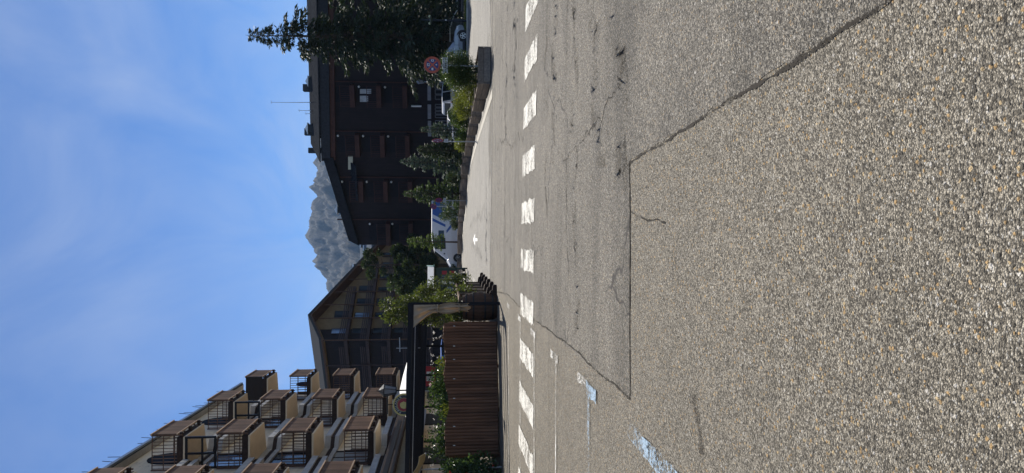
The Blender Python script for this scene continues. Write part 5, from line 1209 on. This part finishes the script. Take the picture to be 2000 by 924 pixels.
gv = P(880, 192, 66); vn = car('parked_van', 'small white van parked facing away, seen from behind beyond the golden junipers', Vector((gv.x+.6, 67.2, 0)), R(40), van, wpaint, (2, 3), (4,), (-1.35, 1.45), .33, .895, (1.4, 1.12), 'van')
lampbox(vn, 'rear_window', cglass, -2.155, -.70, 1.12, -2.11, .70, 1.68); lampbox(vn, 'tail_light', rlamp, -2.17, -.87, .88, -2.06, -.76, 1.12); lampbox(vn, 'tail_light', rlamp, -2.17, .76, .88, -2.06, .87, 1.12); lampbox(vn, 'number_plate', plate_m, -2.178, -.28, .72, -2.155, .28, .84); lampbox(vn, 'door_handle', trim, -2.175, -.30, .95, -2.15, .30, .99); lampbox(vn, 'bumper', trim, -2.22, -.82, .34, -2.13, .82, .52)
sal = [(-2.2, .42, .66, .85, .90, .72, .80, .66), (-2.1, .30, .66, .98, 1.02, .82, .86, .68), (-1.55, .26, .66, .98, 1.06, .84, .88, .68), (-.85, .24, .66, .96, 1.42, .85, .88, .58), (.2, .24, .66, .94, 1.44, .85, .88, .58), (1.05, .24, .66, .92, .97, .85, .88, .70), (1.9, .28, .60, .78, .82, .82, .85, .64), (2.15, .40, .54, .62, .64, .70, .74, .56)]
gw = P(890, 240, 62); sc_ = car('parked_car', 'silvery white saloon car parked beside the small white van', Vector((gw.x+.7, 63.5, 0)), R(44), sal, wpaint, (2, 3), (2, 4), (-1.3, 1.4), .31, .865, (.95, 1.0))
lampbox(sc_, 'tail_light', rlamp, -2.17, -.84, .74, -2.02, -.56, .92); lampbox(sc_, 'tail_light', rlamp, -2.17, .56, .74, -2.02, .84, .92); lampbox(sc_, 'number_plate', plate_m, -2.24, -.26, .56, -2.19, .26, .67)
cam_ = [(-3.4, .45, 1.0, 1.55, 2.90, .92, 1.02, .94), (-3.3, .32, 1.0, 1.55, 3.0, .96, 1.04, .94), (.5, .30, 1.0, 1.55, 3.0, .97, 1.04, .94), (1.75, .30, 1.0, 1.50, 2.72, .97, 1.03, .86), (2.75, .30, .95, 1.36, 1.46, .95, 1.0, .84), (3.45, .34, .80, 1.05, 1.10, .92, .96, .76), (3.6, .44, .70, .84, .88, .84, .88, .70)]
cb_ = P(880, 462, 72); cp = car('camper_van', 'long white camper van with blue graphics parked behind the planters', Vector((cb_.x+.2, 72.6, 0)), R(192), cam_, wpaint, (2,), (3,), (-2.1, 2.6), .36, 1.035, (2.2, 1.7), 'camper van')
bl_g = M('blue_vinyl_graphic', (.02, .09, .34), .35, .15, 4)
for s_ in (1, -1):
    sw = MB(); y_ = s_*1.046
    for pts in ([(-3.25, 1.0), (-1.7, 1.0), (-1.2, 1.5), (-3.25, 1.5)], [(-.9, 1.0), (-.5, 1.0), (.1, 1.5), (-.2, 1.5)]):
        sw.prism([(a, y_, b_) for a, b_ in pts], (0, s_*.004, 0))
    up_ = lambda a, z: (a, s_*(1.04-(z-1.55)/1.41*.10+.004), z)
    for pts in ([(-3.2, 1.6), (-1.2, 1.6), (-1.9, 2.9), (-3.2, 2.9)], [(-.8, 1.6), (-.55, 1.6), (-1.2, 2.9), (-1.5, 2.9)]):
        sw.prism([up_(a, b_) for a, b_ in pts], (0, s_*.006, 0))
    sw.build('blue_graphics', bl_g, cp, world=False)
for s_ in (1, -1):
    w = MB(); w.prism([(-.2, s_*1.02, 1.75), (.9, s_*1.02, 1.75), (.9, s_*.985, 2.30), (-.2, s_*.985, 2.30)], (0, s_*.03, 0)); w.build('side_window', cglass, cp, world=False)
    lampbox(cp, 'headlight', hlamp, 3.18, s_*.80-.10, .82, 3.46, s_*.80+.10, 1.02)
lampbox(cp, 'bumper', trim, 3.45, -.85, .36, 3.66, .85, .60)
gr_ = G(911, 540); rc = car('parked_car', 'dark car with red tail lights parked beside the notice shelter', Vector((gr_.x-.55, gr_.y+2.2, 0)), R(85), sal, redp, (2, 3), (2, 4), (-1.3, 1.4), .31, .865, (.95, 1.0))
lampbox(rc, 'tail_light', rlamp, -2.20, -.85, .72, -2.02, -.50, .98); lampbox(rc, 'tail_light', rlamp, -2.20, .50, .72, -2.02, .85, .98)
gb = P(880, 690, 50); bc_ = car('parked_car', 'blue people carrier parked beyond the terrace posts', Vector((gb.x, 51, 0)), R(70), van, bluep, (2, 3), (4,), (-1.35, 1.45), .33, .895, (1.4, 1.12))
lampbox(bc_, 'rear_window', cglass, -2.155, -.70, 1.12, -2.11, .70, 1.68)
# ================================================================== PEOPLE on the terrace
skin = M('skin', (.48, .29, .21), .5, .1, 12); wshirt = M('white_shirt', (.72, .71, .69), .8, .1, 8); jeans = M('dark_blue_cloth', (.035, .05, .10), .85, .3, 20); hairm = M('dark_hair', (.03, .02, .015), .6, .4, 30)
def skinned(name, pts, edges, rad, mat, parent, root=0, sub=2):
    me = bpy.data.meshes.new(name); me.from_pydata(pts, edges, []); me.update(); me.materials.append(mat)
    o = bpy.data.objects.new(name, me); COL.objects.link(o); o.parent = parent
    me.attributes  # skin layer through the modifier
    m = o.modifiers.new('skin', 'SKIN'); m.use_smooth_shade = True
    if not me.skin_vertices: bpy.context.view_layer.objects.active = o; bpy.ops.mesh.customdata_skin_add()
    sv_ = me.skin_vertices[0].data
    for i, r in enumerate(rad): sv_[i].radius = (r, r) if not isinstance(r, tuple) else r; sv_[i].use_root = (i == root)
    s = o.modifiers.new('sub', 'SUBSURF'); s.levels = sub; s.render_levels = sub
    return o
def person(label, loc, rz, h=1.7, bend=.1, arm=.3, shirt=wshirt, hair=hairm, look=0.0):
    t = thing('person', label, 'person', loc, rz); k = h/1.7
    # body: pelvis 0, spine, chest, neck, head, arms with hands, legs with feet
    by = -bend
    J = {'pel': (0, 0, .92), 'waist': (0, by*.2, 1.06), 'chest': (0, by*.6, 1.27), 'neck': (0, by*.9, 1.45), 'head0': (0, by*1.1-.01, 1.53), 'head1': (0, by*1.2-.02, 1.62), 'head2': (0, by*1.2-.01, 1.69)}
    for s, q in ((-1, 'l'), (1, 'r')):
        J.update({q+'sh': (s*.17, by*.75, 1.38), q+'el': (s*.23, by*.7-.10*arm, 1.12), q+'wr': (s*.18, by-.32*arm-.05, .98+.12*arm), q+'pm': (s*.165, by-.37*arm-.06, .93+.12*arm), q+'hip': (s*.09, 0, .88), q+'kn': (s*.10, -.03, .48), q+'an': (s*.105, .02, .08), q+'ft': (s*.115, -.13, .035)})
        for fi in range(5): 
            base_ = J[q+'pm']; J[q+'f%d' % fi] = (base_[0]+(fi-2)*.016*(1), base_[1]-.03-.01*fi*(fi < 4), base_[2]-.055+.03*(fi == 4)); J[q+'g%d' % fi] = (J[q+'f%d' % fi][0], J[q+'f%d' % fi][1]-.008, J[q+'f%d' % fi][2]-(.035 if fi < 4 else .02))
    names = list(J); idx = {a: i for i, a in enumerate(names)}
    E = [('pel', 'waist'), ('waist', 'chest'), ('chest', 'neck'), ('neck', 'head0'), ('head0', 'head1'), ('head1', 'head2')]
    for q in 'lr':
        E += [('chest', q+'sh'), (q+'sh', q+'el'), (q+'el', q+'wr'), (q+'wr', q+'pm'), ('pel', q+'hip'), (q+'hip', q+'kn'), (q+'kn', q+'an'), (q+'an', q+'ft')]
        for fi in range(5): E += [(q+'pm', q+'f%d' % fi), (q+'f%d' % fi, q+'g%d' % fi)]
    rd = {'pel': .135, 'waist': .125, 'chest': .15, 'neck': .055, 'head0': .075, 'head1': .095, 'head2': .07, 'sh': .065, 'el': .042, 'wr': .028, 'pm': .03, 'hip': .085, 'kn': .06, 'an': .042, 'ft': .035}
    rad = [rd.get(a, rd.get(a[1:], .009)) for a in names]
    pts = [tuple(c*k for c in J[a]) for a in names]
    bdy = skinned('body', pts, [(idx[a], idx[b_]) for a, b_ in E], [r*k for r in rad], skin, t)
    def sub_(nm, keep, edges, scale, mat):
        ix = {a: i for i, a in enumerate(keep)}; return skinned(nm, [tuple(c*k for c in J[a]) for a in keep], [(ix[a], ix[b_]) for a, b_ in edges], [rd.get(a, rd.get(a[1:], .03))*scale*k for a in keep], mat, t)
    sub_('shirt', ['waist', 'pel', 'chest', 'lsh', 'rsh', 'lel', 'rel'], [('pel', 'waist'), ('waist', 'chest'), ('chest', 'lsh'), ('chest', 'rsh'), ('lsh', 'lel'), ('rsh', 'rel')], 1.16, shirt)
    sub_('trousers', ['pel', 'lhip', 'rhip', 'lkn', 'rkn', 'lan', 'ran'], [('pel', 'lhip'), ('pel', 'rhip'), ('lhip', 'lkn'), ('rhip', 'rkn'), ('lkn', 'lan'), ('rkn', 'ran')], 1.14, jeans)
    hd = Vector(J['head1']); m = MB(); m.lathe([(.085, -.03), (.108, .02), (.104, .07), (.07, .115), (.01, .13)], (hd.x*k, (hd.y+.018)*k, hd.z*k), 14); m.build('hair', hair, t, world=False, smooth=True)
    m = MB(); hx, hy, hz = [c*k for c in hd]
    m.prism([(-.012, hy-.088, hz-.03), (.012, hy-.088, hz-.03), (0, hy-.09, hz+.01)], (0, -.025, 0)); m.build('nose', skin, t, world=False)
    for s in (-1, 1):
        m = MB(); m.lathe([(.002, -.012), (.011, 0), (.002, .012)], (s*.034, hy-.082, hz+.012), 8); m.build('eye', sblack, t, world=False)
        m = MB(); m.lathe([(.004, -.03), (.018, 0), (.004, .03)], (s*.098, hy+.005, hz), 8, .6, 1); m.build('ear', skin, t, world=False)
    m = MB(); m.box(-.026, hy-.092, hz-.056, .026, hy-.078, hz-.048); m.build('mouth', rlamp, t, world=False)
    return t
w1 = P(880, 661, 40); person('person in a white shirt seen from behind above the log fence', (w1.x, 40, .21), R(170), 1.70, .12, .5)
w2 = P(880, 646, 38.5); person('person in a pale top leaning forward beyond the barrel planter', (w2.x, 38.5, .21), R(-70), 1.60, .28, .8, M('pale_pink_top', (.62, .52, .50), .8, .1, 8))
